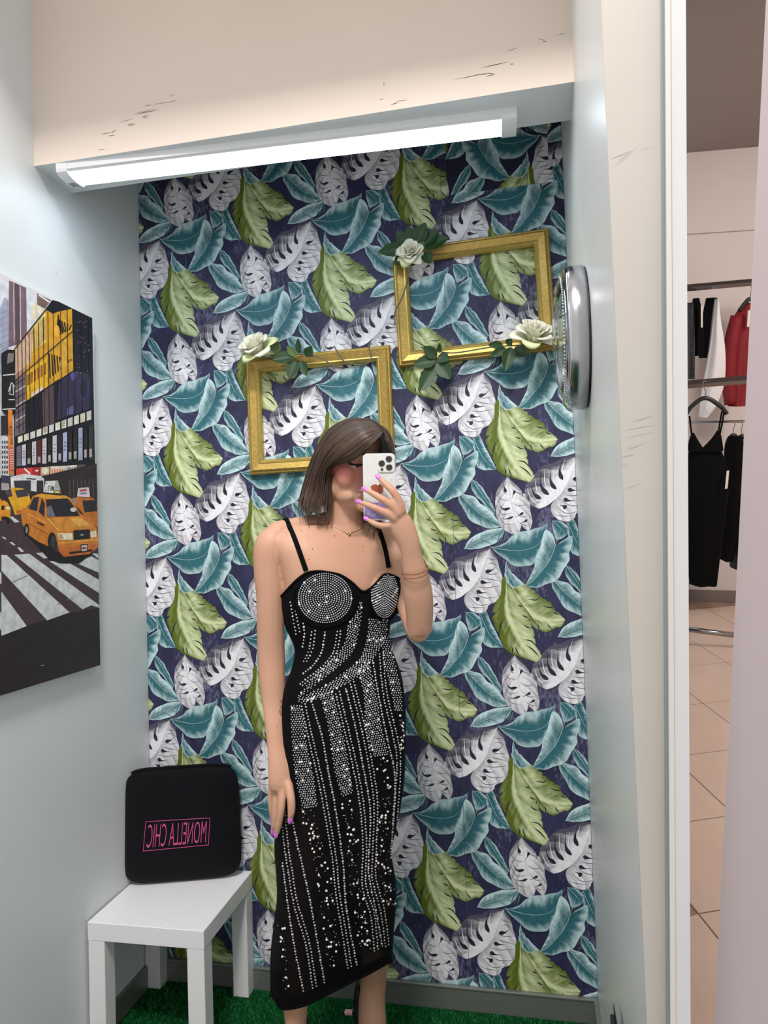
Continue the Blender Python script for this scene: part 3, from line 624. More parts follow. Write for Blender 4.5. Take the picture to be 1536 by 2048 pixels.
def band2(u, v): return (148+740*u, (1690-225*u)*(1-v)+(1892-62*u)*v)
for k in range(15):
    cc_ = ((120, 112, 126), (196, 194, 212), (44, 36, 42), (204, 202, 208), (96, 40, 44), (210, 200, 204), (38, 32, 38), (206, 206, 214), (42, 36, 44), (178, 182, 214), (36, 32, 36), (40, 34, 38), (170, 176, 206), (30, 28, 34), (60, 56, 62))[k]
    poly([band2(k/15+.006, .04), band2((k+1)/15-.006, .04), band2((k+1)/15-.006, .96), band2(k/15+.006, .96)], cc_)
    for j in range(3): pline(band2(k/15+.018, .35+.12*j), band2((k+1)/15-.02, .35+.12*j), 7, (90, 84, 100) if sum(cc_) > 400 else (70, 60, 66))
    if sum(cc_) < 200: poly([band2(k/15+.015, .68), band2((k+1)/15-.018, .68), band2((k+1)/15-.018, .9), band2(k/15+.015, .9)], (176, 172, 172))
poly([(145, 1908), (372, 1892), (372, 1985), (145, 1990)], (212, 66, 58)); pline((225, 1905), (280, 1960), 16, (240, 236, 236)); poly([(300, 1898), (372, 1892), (372, 1985), (300, 1985)], (176, 40, 48)); pline((330, 1930), (360, 1925), 14, (240, 226, 226))
poly([(380, 1895), (466, 1888), (466, 1975), (380, 1978)], (206, 186, 138)); pell(425, 1930, 32, 30, (238, 230, 206)); poly([(475, 1886), (620, 1880), (620, 1972), (475, 1974)], (232, 222, 208))
for k in range(6): pell(492+25*k, 1935, 8, 30, (218, 120, 60))
poly([(620, 1880), (728, 1872), (728, 1970), (620, 1972)], (232, 230, 226))
for k in range(7): pline((634+13*k, 1888+8*(k % 2)), (640+13*k, 1962-8*(k % 3)), 7, (30, 28, 32))
poly([(730, 1872), (806, 1866), (806, 1950), (730, 1955)], (92, 82, 84))
poly([(5, 800), (60, 765), (135, 770), (138, 1385), (60, 1402), (8, 1350)], (30, 28, 32)); pline((18, 1012), (136, 1000), 10, (226, 222, 222)); pline((14, 1338), (138, 1332), 10, (226, 222, 222))
for k in range(6): pline((70+10*k, 800), (62+10*k, 900-4*k), 5, (170, 160, 160))
for a_, b_ in (((70, 1170), (100, 1080)), ((100, 1080), (130, 1120)), ((75, 1190), (125, 1200)), ((90, 1110), (85, 1180)), ((115, 1110), (120, 1190)), ((72, 1245), (130, 1245))): pline(a_, b_, 9, (206, 202, 202))
poly([(0, 1400), (70, 1400), (75, 1580), (0, 1590)], (48, 42, 48)); poly([(0, 1590), (66, 1605), (76, 1985), (0, 1985)], (214, 212, 216))
for j in range(7):
    for k in range(3): poly([(6+22*k, 1640+48*j), (20+22*k, 1640+48*j), (20+22*k, 1668+48*j), (6+22*k, 1668+48*j)], (64, 60, 74))
poly([(64, 1345), (106, 1345), (122, 1960), (74, 1960)], (226, 132, 44)); poly([(72, 1700), (114, 1700), (120, 1935), (76, 1935)], (204, 88, 62))
for k in range(9): pline((78+k, 1730+22*k), (112+k, 1726+22*k), 8, (236, 196, 180))
ku, kw, kf = lettering('KODAK'); LAY[0] += 1
kq = [onX(*pa_(76+30*b_+.06*190*a, 1500+185*a), XP) for a, b_ in zip(ku, kw)]
PB.add([(XP+.0001+LAY[0]*.000012, x[1], x[2]) for x in kq], kf, s2l((60, 34, 24)))
# street level
poly([(LF, 180), (70, 215), (350, 210), (790, 110), (800, 640), (0, 640), (LF, 640)], (46, 38, 44), pb_)
for k in range(7): pline((560+32*k, 240), (565+32*k, 400), 6, (96, 84, 86), pb_)
poly([(0, 205), (74, 215), (80, 300), (0, 300)], (60, 58, 78), pb_); poly([(0, 270), (60, 275), (70, 330), (0, 330)], (176, 170, 176), pb_)
poly([(75, 222), (180, 196), (330, 214), (352, 240), (350, 350), (80, 312)], (222, 222, 226), pb_); poly([(100, 252), (242, 248), (244, 372), (112, 320)], (58, 56, 64), pb_); poly([(290, 250), (345, 250), (345, 350), (290, 360)], (50, 46, 52), pb_); pline((205, 235), (285, 240), 12, (84, 82, 90), pb_)
poly([(LF, 380), (0, 430), (300, 480), (800, 640), (830, 1770), (0, 2040), (LF, 2300)], (70, 55, 62), pb_)
poly([(LF, 1900), (0, 1500), (560, 1335), (812, 1290), (828, 1770), (0, 2040), (LF, 2400)], (42, 34, 40), pb_)
for q in ([(0, 860), (45, 862), (560, 1330), (376, 1396), (0, 990)], [(105, 858), (230, 850), (806, 1272), (806, 1292), (735, 1272), (666, 1305)], [(395, 912), (520, 905), (806, 1062), (806, 1172)], [(600, 920), (742, 872), (802, 902), (804, 1004)], [(0, 1160), (208, 1442), (0, 1522)], [(285, 845), (342, 840), (386, 884), (350, 890)], [(742, 845), (792, 850), (797, 892)], [(0, 710), (20, 712), (45, 732), (25, 730)], [(65, 755), (90, 755), (118, 780), (95, 782)], [(130, 800), (150, 797), (186, 832), (160, 836)], [(60, 545), (90, 545), (150, 590), (110, 595)], [(-260, 900), (-120, 880), (0, 1010), (0, 1100)], [(-320, 1100), (-200, 1080), (0, 1340), (0, 1480)]): poly(q, (206, 210, 214), pb_)
pline((90, 1084), (212, 1030), 6, (110, 98, 104), pb_); pline((540, 1230), (585, 1212), 6, (130, 120, 124), pb_); pline((458, 1264), (490, 1254), 6, (110, 98, 104), pb_)
poly([(-120, 420), (0, 400), (50, 430), (76, 482), (72, 560), (0, 578), (-120, 590)], (222, 150, 40), pb_); poly([(0, 400), (20, 410), (0, 420)], (40, 36, 44), pb_); poly([(0, 455), (26, 455), (22, 492), (0, 494)], (34, 30, 34), pb_); pell(56, 476, 18, 12, (232, 224, 196), pb_); poly([(0, 545), (40, 545), (72, 560), (70, 600), (40, 606), (36, 570), (0, 575)], (30, 26, 30), pb_)
poly([(34, 345), (80, 306), (180, 316), (230, 372), (242, 425), (172, 522), (112, 532), (82, 450)], (228, 168, 42), pb_); poly([(110, 332), (190, 322), (226, 376), (130, 392)], (60, 58, 72), pb_); poly([(36, 340), (76, 312), (92, 380), (50, 388)], (70, 64, 76), pb_); pline((120, 510), (170, 505), 26, (206, 110, 40), pb_)
poly([(565, 400), (622, 386), (742, 390), (786, 420), (792, 640), (700, 560), (650, 500)], (192, 112, 42), pb_); poly([(664, 416), (782, 410), (786, 502), (682, 512)], (38, 34, 42), pb_); poly([(578, 400), (616, 398), (612, 440), (590, 440)], (150, 146, 150), pb_)
poly([(630, 312), (716, 306), (728, 386), (620, 382)], (222, 210, 210), pb_); pline((640, 335), (700, 328), 16, (190, 84, 96), pb_); pline((640, 358), (700, 354), 12, (110, 120, 170), pb_)
poly([(200, 690), (380, 790), (520, 870), (770, 830), (640, 930), (480, 930), (390, 896)], (26, 21, 26), pb_)
poly([(160, 505), (175, 478), (222, 470), (255, 380), (300, 362), (345, 352), (530, 374), (590, 420), (645, 520), (722, 558), (780, 640), (792, 700), (792, 800), (722, 852), (512, 876), (468, 822), (455, 740), (385, 790), (300, 750), (215, 690), (166, 600)], (204, 124, 46), pb_)
poly([(260, 378), (345, 354), (530, 375), (575, 404), (370, 398)], (226, 164, 62), pb_); poly([(222, 484), (262, 392), (308, 382), (292, 502)], (46, 42, 54), pb_); poly([(304, 506), (332, 394), (356, 440), (352, 552)], (40, 36, 46), pb_)
poly([(364, 406), (546, 396), (622, 500), (642, 540), (376, 550)], (34, 31, 41), pb_); poly([(370, 470), (410, 455), (440, 545), (378, 548)], (110, 112, 128), pb_); pell(590, 490, 26, 18, (206, 206, 206), pb_)
poly([(380, 562), (648, 546), (760, 632), (600, 664), (500, 676), (440, 640)], (214, 142, 52), pb_); poly([(560, 560), (640, 552), (720, 610), (640, 630)], (230, 176, 84), pb_); pline((376, 560), (470, 660), 8, (238, 196, 120), pb_)
pline((210, 520), (370, 600), 8, (228, 172, 90), pb_); pline((215, 600), (380, 690), 7, (150, 84, 36), pb_); pline((290, 590), (350, 620), 18, (92, 50, 30), pb_)
poly([(458, 682), (580, 680), (586, 736), (470, 736)], (232, 222, 196), pb_); poly([(466, 690), (500, 690), (510, 730), (478, 730)], (190, 160, 110), pb_); poly([(728, 672), (776, 660), (780, 712), (734, 718)], (232, 222, 196), pb_)
poly([(588, 664), (600, 656), (720, 650), (727, 662), (727, 735), (715, 742), (606, 747), (594, 738)], (24, 22, 26), pb_); pell(660, 696, 14, 8, (150, 150, 160), pb_)
poly([(460, 752), (790, 722), (792, 742), (466, 776)], (222, 148, 66), pb_); poly([(468, 800), (792, 770), (792, 800), (722, 852), (512, 876), (472, 832)], (196, 108, 44), pb_); pline((555, 846), (745, 822), 18, (30, 24, 26), pb_)
poly([(648, 774), (707, 770), (707, 830), (650, 836)], (34, 30, 34), pb_); poly([(656, 784), (700, 780), (700, 824), (658, 829)], (222, 214, 206), pb_); pline((662, 806), (696, 803), 18, (120, 70, 70), pb_)
pell(415, 752, 36, 78, (22, 20, 24), pb_); pell(422, 752, 20, 52, (60, 56, 60), pb_); pell(205, 655, 22, 52, (24, 22, 26), pb_); pell(206, 655, 10, 28, (150, 146, 150), pb_)
poly([(362, 256), (462, 250), (492, 362), (344, 346)], (226, 226, 222), pb_); poly([(440, 252), (462, 250), (492, 362), (430, 352)], (186, 184, 176), pb_); poly([(430, 330), (486, 330), (492, 366), (420, 360)], (120, 104, 60), pb_); pline((436, 344), (474, 346), 14, (226, 210, 130), pb_); poly([(335, 345), (492, 362), (492, 374), (335, 358)], (40, 34, 36), pb_)
for q in (((360, 275), (378, 272)), ((358, 330), (374, 330)), ((366, 302), (372, 300)), ((385, 296), (384, 332)), ((385, 296), (396, 292)), ((400, 296), (400, 330)), ((410, 294), (409, 330)), ((400, 331), (410, 331)), ((416, 296), (415, 332)), ((422, 300), (421, 332)), ((428, 300), (427, 332))): pline(*q, 5, (40, 38, 42), pb_)
for x in (330, 343): pell(x, 1765, 5, 5, (190, 190, 196), pb_, n=6)
PB.build('street_print', M_cprint, po)

# ------------------------------------------------------------------ mirror edge strip and shop beyond it
M_strip = mat('white_trim', (196, 197, 200), .4, var=.015)
M_gl = mat('glass_edge', (112, 130, 138), .15, spec=.8)
def pxboard(name, q, y0, y1, m, parent=None, dx=0):
    A = [P(a, b, y0) for a, b in q]; B = [x*1.0 for x in A]
    B = [np.array([x[0]+dx, y1, x[2]]) for x in A]
    return mk(name, *hexa(A, B), m, parent)
tr = struct(pxboard('trim_2', [(1341, 2120), (1381.5, 2120), (1371.5, -60), (1329.5, -60)], 1.086, 1.1075, M_strip))
pxboard('glass_edge', [(1336.5, 2120), (1341, 2120), (1329.5, -60), (1323.5, -60)], 1.09, 1.1075, M_gl, tr)
pxboard('trim_bead', [(1341.5, 2120), (1352, 2120), (1340.5, -60), (1330, -60)], 1.083, 1.0859, mat('trim_bead', (200, 195, 190), .45), tr)
SHAX = cam_axes(ROLL, -.200, YAW)
ZS = -1.35
def sh(q):
    q = np.atleast_2d(np.asarray(q, float)); return CAM+np.outer(q@SHAX[0], CR)+np.outer(q@SHAX[1], CU)+np.outer(q@SHAX[2], CF)
def SP(px, py, Y): d = ray(px, py, SHAX); return d*(Y/d[1])
WY = 4.12
M_tile = mat('shop_tile', (206, 182, 166), .22, spec=.5, var=.05, vscale=5, bump=.03, bscale=8)
M_grout = mat('shop_grout', (150, 122, 106), .8)
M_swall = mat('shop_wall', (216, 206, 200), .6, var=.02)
M_sceil = mat('shop_ceiling', (140, 127, 122), .7, var=.02)  # paint darkened to stand in for the shade on this ceiling
zc = SP(1440, 300, WY)[2]
xa, xb = .36, 2.6
sf = struct(mk('floor', sh(box(.21, xb, 1.15, WY, ZS-.05, ZS-.004)[0]), box(0, 1, 0, 1, 0, 1)[1], M_grout))
TS = .333; an = math.radians(20.7); ea = np.array([math.cos(an), math.sin(an)]); eb = np.array([-math.sin(an), math.cos(an)])
oa = 1.718; ob_ = 1.31                        # grout line offsets found in the photograph
tv_, tf_ = bbox(-TS/2+.0018, TS/2-.0018, -TS/2+.0018, TS/2-.0018, -.004, 0, .0008, 1)
nb = np.array([math.sin(math.radians(67)), math.cos(math.radians(67))])
for i in range(-3, 14):
    for j in range(-6, 12):
        # tile centre: along eb from line oa, along ea from line ob
        u = ob_+TS*(i-6)+TS/2; v = oa+TS*(j-5)+TS/2
        c = ea*u+eb*v
        if not (.24 < c[0] < 1.9 and 1.16 < c[1] < WY-TS*.2): continue
        q = tv_.copy(); xy = q[:, :1]*ea+q[:, 1:2]*eb+c; xy = np.c_[np.maximum(xy[:, 0], .21), np.clip(xy[:, 1], 1.15, WY-.013)]; mk('tile', sh(np.c_[xy, q[:, 2]+ZS]), tf_, M_tile, sf)
sw = struct(mk('wall_shop', sh(box(xa, xb, WY, WY+.08, ZS, zc)[0]), box(0, 1, 0, 1, 0, 1)[1], M_swall))
z2 = SP(1440, 464, WY)[2]; mk('wall_joint', sh(box(xa, xb, WY-.002, WY, z2-.004, z2)[0]), box(0, 1, 0, 1, 0, 1)[1], mat('joint', (150, 136, 128), .8), sw)
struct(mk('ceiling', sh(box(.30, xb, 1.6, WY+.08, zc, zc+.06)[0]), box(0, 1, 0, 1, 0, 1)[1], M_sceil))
zb_ = SP(1425, 1180, WY)[2]; struct(mk('baseboard_shop', sh(box(xa, xb, WY-.012, WY, ZS, zb_)[0]), box(0, 1, 0, 1, 0, 1)[1], mat('shop_skirting', (124, 112, 108), .5)))
struct(mk('wall_shop_side', sh(box(xb, xb+.08, 1.15, WY+.08, ZS, zc)[0]), box(0, 1, 0, 1, 0, 1)[1], M_swall))
M_rail = mat('rack_chrome', (150, 148, 150), .2, metal=1.)
def rail(name, a, b, Y, r, label, sq=False):
    A, B = SP(*a, Y), SP(*b, Y)
    if sq: V, F = tube([A, B], r*1.25, 4); 
    else: V, F = tube([A, B], r, 12)
    e0 = empty(name, sh((A+B)/2)[0], label, 'rail')
    mk('rail_bar', sh(V), F, M_rail, e0, smooth=not sq)
    d = (B-A)/np.linalg.norm(B-A)
    V, F = tube([A-d*.004, A+d*.012], r*1.5, 12); mk('end_stop', sh(V), F, M_rail, e0); V, F = tube([B-d*.012, B+d*.004], r*1.5, 12); mk('end_stop', sh(V), F, M_rail, e0)
    for t in (.0, 1.0):                                        # brackets to the wall
        q = A+(B-A)*t; V, F = tube([q, np.array([q[0], WY, q[2]])], r*.6, 8); mk('bracket', sh(V), F, M_rail, e0)
    return e0
rail('clothes_rail', (1350, 578), (1660, 551), 3.78, .013, 'flat chrome top clothes rail above the red jacket', True)
rail('clothes_rail', (1350, 771), (1660, 746), 3.52, .015, 'thick chrome middle clothes rail holding the black slip dress', True)
rail('clothes_rail', (1350, 845), (1660, 839), 3.72, .006, 'thin dark clothes rail behind the black slip dress')
A, B = SP(1350, 1255, 3.4), SP(1512, 1276, 3.4); V, F = tube([A, B], .013, 12)
e0 = empty('rack_foot', sh((A+B)/2)[0], 'low chrome rack foot bar just above the shop floor', 'rail'); mk('foot_bar', sh(V), F, M_rail, e0, smooth=True)
for q in (A, B): V, F = tube([q, [q[0], q[1], ZS]], .01, 10); mk('foot_post', sh(V), F, M_rail, e0, smooth=True)
M_blk = mat('black_cloth', (9, 9, 10), .85, spec=.1, var=.2, vscale=20, bump=.3, bscale=30)
M_seq = mat('black_sequins', (40, 40, 44), .25, metal=.5, var=.9, vscale=140, bump=1.0, bscale=220)
M_wht = mat('white_cloth', (228, 226, 228), .7, var=.03, bump=.2, bscale=20)
M_red = mat('red_cloth', (128, 12, 26), .7, var=.08, vscale=10, bump=.3, bscale=18)
M_hang = mat('black_hanger', (18, 18, 20), .35)
M_tag = mat('paper_tag', (226, 222, 214), .7)
def garment(name, rows, Y, dep, m, label, cat, group, folds=5, amp=.006, straps=None, hook=None, tagq=None, sleeve=None, cups=None, tagY=None):
    base = sh(SP((rows[-1][1]+rows[-1][2])/2, rows[-1][0], Y))[0]
    e0 = empty(name, base, label, cat, group)
    R_ = spline(np.array(rows, float), 26); n = 40; V = []
    for k, (y, xl, xr) in enumerate(R_):
        A, B = SP(xl, y, Y), SP(xr, y, Y); c = (A+B)/2; h = np.linalg.norm(B-A)/2; t = k/25
        for j in range(n):
            a = 2*math.pi*j/n; f = amp*(.3+t)*math.sin(folds*a*1.0+2*t)
            V.append(c+np.array([1, 0, 0])*(h*math.cos(a))+np.array([0, 1, 0])*(dep*(.6+.4*t)*math.sin(a)+f))
    F = grid_faces(26, n, True); F += [tuple(range(n)), tuple(range(26*n-1, 25*n-1, -1))]
    mk('cloth', sh(np.array(V)), F, m, e0, smooth=True)
    for rw in cups or ():
        R2 = spline(np.array(rw, float), 8); V = []
        for y, xl, xr in R2:
            A, B = SP(xl, y, Y-dep*.5), SP(xr, y, Y-dep*.5); c = (A+B)/2; h = np.linalg.norm(B-A)/2
            V += [c+np.array([h*math.cos(a), .02*math.sin(a), 0]) for a in np.linspace(0, 2*math.pi, 17)[:-1]]
        mk('cup', sh(np.array(V)), grid_faces(8, 16, True)+[tuple(range(16)), tuple(range(127, 111, -1))], m, e0, smooth=True)
    for s_ in straps or ():
        V, F = tube(spline([SP(a, b, Y-dep*.4) for a, b in s_], 10), .004, 6, flat=(1, .5)); mk('strap', sh(V), F, m, e0)
    for s_ in sleeve or ():
        V, F = tube(spline([SP(a, b, Y-dep*.5) for a, b, r in s_], 14), np.interp(np.linspace(0, 1, 14), np.linspace(0, 1, len(s_)), [r for a, b, r in s_]), 14); mk('sleeve', sh(V), F, m, e0, smooth=True)
    if tagq:
        q = [SP(a, b, tagY or Y-dep*1.2-.01) for a, b in tagq]; mk('price_tag', sh(np.array(hexa(q, [x+[0, .0015, 0] for x in q])[0])), hexa(q, q)[1], M_tag, e0)
    return e0
def hanger(rows, Y, hookp, label, bar=True):
    e0 = empty('clothes_hanger', sh(SP(rows[1][0], rows[1][1], Y))[0], label, 'hanger', 'clothes hangers on the rails')
    V, F = tube(spline([SP(a, b, Y) for a, b in rows], 22), .007, 8, flat=(1, 1.4)); mk('arms', sh(V), F, M_hang, e0, smooth=True)
    V, F = tube(spline([SP(a, b, Y) for a, b in hookp], 16), .0022, 6); mk('hook', sh(V), F, M_rail, e0, smooth=True)
G = 'clothes on the shop rails'
garment('black_skirt', [(606, 1372, 1386), (680, 1371, 1389), (758, 1370, 1388)], 3.74, .05, M_seq, 'black sequinned skirt at the left end of the top rail', 'skirt', G)
garment('black_skirt', [(597, 1386, 1398), (640, 1382, 1406), (712, 1382, 1408)], 3.80, .05, M_blk, 'plain black skirt hung beside the sequinned one', 'skirt', G, tagq=[(1402, 655), (1405.5, 655), (1405.5, 612), (1402, 612)])
garment('black_blouse', [(596, 1412, 1434), (640, 1404, 1432), (716, 1398, 1420)], 3.93, .04, M_blk, 'black top clipped next to the slanted white garment', 'top', G)
garment('white_garment', [(598, 1430, 1437), (640, 1424, 1441), (690, 1418, 1449), (735, 1411, 1451), (775, 1404, 1447), (812, 1400, 1432), (834, 1398, 1414)], 3.77, .04, M_wht, 'white garment hanging slanted from the top rail', 'garment', G)
garment('red_jacket', [(606, 1488, 1510), (628, 1470, 1514), (650, 1462, 1516), (700, 1454, 1512), (760, 1451, 1506), (812, 1456, 1494)], 3.90, .05, M_red, 'dark red jacket on a black hanger at the right end', 'jacket', G, tagq=[(1494, 654), (1500, 653), (1502, 620), (1496, 621)], sleeve=[[(1474, 632, .03), (1462, 690, .035), (1458, 760, .035), (1462, 808, .032)]])
hanger([(1478, 622), (1492, 604), (1500, 598), (1512, 606), (1524, 622)], 3.88, [(1501, 598), (1502, 585), (1503, 574), (1499, 566), (1496, 572)], 'black hanger holding the red jacket')
garment('slip_dress', [(897, 1380, 1440), (910, 1376, 1446), (960, 1374, 1458), (1040, 1374, 1450), (1110, 1376, 1441), (1168, 1378, 1434)], 3.48, .05, M_blk, 'long black slip dress with thin straps on a black hanger', 'dress', G, cups=[[(866, 1384, 1388), (880, 1378, 1396), (902, 1374, 1410)], [(862, 1434, 1439), (878, 1422, 1444), (902, 1398, 1447)]], straps=[[(1379, 832), (1382, 858), (1386, 890)], [(1444, 822), (1440, 845), (1434, 880)], [(1448, 824), (1444, 848), (1437, 880)]])
hanger([(1366, 838), (1384, 812), (1411, 796), (1440, 812), (1454, 828)], 3.48, [(1411, 796), (1411, 782), (1406, 772), (1408, 762), (1414, 764)], 'black hanger hooked on the middle rail with the slip dress')
garment('black_dress', [(872, 1458, 1482), (890, 1450, 1488), (960, 1446, 1490), (1060, 1444, 1482), (1118, 1440, 1464)], 3.70, .06, M_blk, 'short black dress with a white price tag on the thin rail', 'dress', G, tagq=[(1450, 978), (1455, 977), (1458.5, 941), (1453.5, 942)], tagY=3.41)
garment('sequin_dress', [(885, 1470, 1496), (980, 1464, 1494), (1060, 1462, 1490), (1134, 1460, 1486)], 3.78, .05, M_seq, 'black sequinned dress furthest right on the thin rail', 'dress', G)
garment('sequin_dress', [(1000, 1370, 1384), (1080, 1368, 1389), (1150, 1368, 1390)], 3.76, .05, M_seq, 'black sequinned dress mostly hidden behind the slip dress', 'dress', G)
hanger([(1454, 884), (1467, 870), (1480, 884)], 3.70, [(1467, 870), (1467, 858), (1470, 848), (1466, 842), (1464, 846)], 'black hanger of the short dress with the tag')
hanger([(1472, 886), (1484, 872), (1498, 886)], 3.76, [(1484, 872), (1483, 858), (1485, 848), (1481, 842), (1479, 846)], 'black hanger of the rightmost sequinned dress')
# pale board at the right edge
M_board = mat('lilac_board', (172, 161, 164), .3, spec=.5, var=.04, vscale=4, stretch=(1, 1, .2), bump=.1, bscale=14)
q0 = [(1424, 2130), (1640, 2130), (1640, -70), (1535.5, -70)]
A = [P(a, b, y) for (a, b), y in zip(q0, (1.25, 1.25, 1.25, 1.25))]; B = [x+np.array([.012, .03, 0]) for x in A]
bd_ = struct(mk('door_1', *hexa(A, B), M_board)); 
# ------------------------------------------------------------------ the person
def mpp(pt): return ((np.asarray(pt)-CAM)@CF)/FOC
def remesh(parts, voxel, smooth_it=4, fac=.5):
    b = MB()
    for v, f in parts: b.add(v, f)
    me = bpy.data.meshes.new('tmp'); me.from_pydata(np.concatenate(b.v).tolist(), [], b.f)
    ob = bpy.data.objects.new('tmp', me); COL.objects.link(ob)
    md = ob.modifiers.new('r', 'REMESH'); md.mode = 'VOXEL'; md.voxel_size = voxel
    ms = ob.modifiers.new('s', 'SMOOTH'); ms.factor = fac; ms.iterations = smooth_it
    dg = bpy.context.evaluated_depsgraph_get(); m2 = bpy.data.meshes.new_from_object(ob.evaluated_get(dg))
    V = np.empty(len(m2.vertices)*3); m2.vertices.foreach_get('co', V); V = V.reshape(-1, 3)
    F = [tuple(q.vertices) for q in m2.polygons]
    bpy.data.objects.remove(ob); bpy.data.meshes.remove(me); bpy.data.meshes.remove(m2)
    return V, F
def limb(rows, n=16, flat=None, up=None, m=None):     # rows: (px, py, depth, radius in px)
    pts = np.array([P(*r[:3]) for r in rows]); rad = np.array([r[3]*mpp(p) for p, r in zip(pts, rows)])
    m = m or max(8, 5*len(rows)); q = spline(np.c_[pts, rad], m); q[:, 3] = np.maximum(q[:, 3], .002)
    path, rr = q[:, :3], q[:, 3]
    f2 = spline(np.array([[r[4] if len(r) > 4 else 1., 0] for r in rows]), m)[:, 0] if any(len(r) > 4 for r in rows) else None
    V, F = tube(path, rr, n, True, flat, up, f2)
    if f2 is not None: flat = (1, f2[-1])
    V2, F2 = ellipsoid(path[-1], [rr[-1]*(min(flat) if flat else 1)]*3, 12, 8); V3, F3 = ellipsoid(path[0], [rr[0]*(min(flat) if flat else 1)]*3, 12, 8)
    return [(V, F), (V2, F2), (V3, F3)]
PHI = math.radians(25)
vd = -np.array(ray(700, 1000)); vd /= np.linalg.norm(vd)
va = math.atan2(.26, .965)
BF = np.array([math.sin(va+PHI), -math.cos(va+PHI), 0]); BL_ = np.array([math.cos(va+PHI), math.sin(va+PHI), 0])    # body forward, image-right
def rowsec(y, xl, xr, b, Yc, shrink=1.0):
    c = P((xl+xr)/2, y, Yc); w = (xr-xl)/2*mpp(c)
    a = math.sqrt(max(w*w-(b*math.sin(PHI))**2, 1e-4))/math.cos(PHI)
    return c, a*shrink, b*shrink
def loft(rows, n=40, shrink=1.0, ex=2.25):
    S = spline(np.array([np.r_[rowsec(*r, shrink=shrink)[0], rowsec(*r, shrink=shrink)[1:]] for r in rows]), len(rows)*4); V = []
    for s in S:
        for j in range(n):
            t = 2*math.pi*j/n; ct, st = math.cos(t), math.sin(t)
            V.append(s[:3]+BL_*(s[3]*math.copysign(abs(ct)**(2/ex), ct))+BF*(s[4]*math.copysign(abs(st)**(2/ex), st)))
    m = len(S); F = grid_faces(m, n, True)+[tuple(range(n)), tuple(range(m*n-1, (m-1)*n-1, -1))]
    return np.array(V), F, S
TORSO = [(1050, 585, 760, .048, 1.745), (1068, 552, 787, .062, 1.738), (1092, 548, 797, .078, 1.732), (1130, 560, 797, .088, 1.726), (1170, 568, 795, .092, 1.722), (1210, 570, 788, .092, 1.72), (1250, 579, 778, .088, 1.72), (1290, 596, 775, .082, 1.72), (1330, 590, 790, .088, 1.715), (1370, 575, 802, .098, 1.712), (1430, 567, 808, .108, 1.715), (1500, 563, 808, .112, 1.72), (1560, 562, 806, .108, 1.72)]
SKIRT = TORSO[4:]+[(1620, 560, 799, .105, 1.718), (1680, 557, 786, .10, 1.718), (1722, 560, 779, .098, 1.72), (1777, 562, 788, .10, 1.735), (1826, 556, 789, .10, 1.752), (1880, 550, 784, .105, 1.77), (1930, 549, 781, .11, 1.79), (1990, 549, 778, .115, 1.80), (2045, 550, 776, .115, 1.80)]
def breast(px, py, Y, r): return ellipsoid(P(px, py, Y), r, 20, 14)
BUST = [breast(651, 1193, 1.668, (.062, .060, .060)), breast(764, 1188, 1.728, (.055, .056, .058))]
tv1, tf1, _ = loft(TORSO, shrink=.985)
parts = [(tv1, tf1)]+BUST
for rows, fl_ in (
    ([(690, 1066, 1.742, 46), (690, 1040, 1.738, 40), (694, 1005, 1.732, 37), (700, 962, 1.722, 38)], None),              # neck
    ([(690, 1034, 1.748, 30), (640, 1046, 1.72, 20), (600, 1052, 1.695, 19), (556, 1066, 1.662, 24)], None),               # trapezius
    ([(690, 1034, 1.748, 30), (730, 1048, 1.768, 20), (760, 1060, 1.785, 20), (788, 1080, 1.80, 24)], None),
    ([(562, 1070, 1.664, 26), (543, 1092, 1.645, 34), (538, 1140, 1.638, 30.5), (541, 1190, 1.638, 28.8), (541, 1235, 1.64, 28), (542, 1290, 1.645, 27.5), (543, 1325, 1.645, 27.5), (545, 1362, 1.64, 26), (548, 1410, 1.63, 23), (550, 1450, 1.615, 20.5, .92), (553, 1488, 1.604, 19, .80), (556, 1512, 1.597, 21, .70), (560, 1538, 1.591, 24, .62), (562, 1562, 1.587, 25.5, .56), (562, 1580, 1.586, 22, .52)], 'up'),
    ([(780, 1084, 1.80, 28), (794, 1110, 1.785, 28), (806, 1160, 1.745, 26), (820, 1215, 1.70, 25), (836, 1260, 1.662, 25)], None),
    ([(839, 1261, 1.660, 25), (839, 1225, 1.642, 28), (836, 1185, 1.622, 29.5), (831, 1148, 1.606, 25.5, .95), (824, 1115, 1.592, 21.5, .82), (820, 1095, 1.584, 21, .7), (814, 1075, 1.578, 23.5, .6), (803, 1052, 1.571, 26, .5), (792, 1036, 1.566, 24, .42)], 'up')): parts += limb(rows, up=vd if fl_ else None)
FING_R = {'index': [(577, 1570, 1.582, 9.4), (582, 1598, 1.568, 8.8), (583, 1620, 1.566, 8.2), (581, 1634, 1.567, 6.4)],
          'middle': [(565, 1578, 1.584, 9.4), (563, 1612, 1.572, 8.6), (558, 1644, 1.572, 7.6), (554, 1664, 1.575, 6)],
          'ring': [(554, 1578, 1.592, 9), (551, 1610, 1.585, 8.2), (549, 1640, 1.585, 7.2), (547, 1658, 1.588, 5.6)],
          'little': [(544, 1570, 1.602, 8), (542, 1598, 1.598, 7), (543, 1620, 1.598, 6.2), (544, 1636, 1.600, 5)],
          'thumb': [(574, 1525, 1.60, 9), (583, 1548, 1.60, 9), (585, 1570, 1.602, 7.5), (582, 1588, 1.604, 6)]}
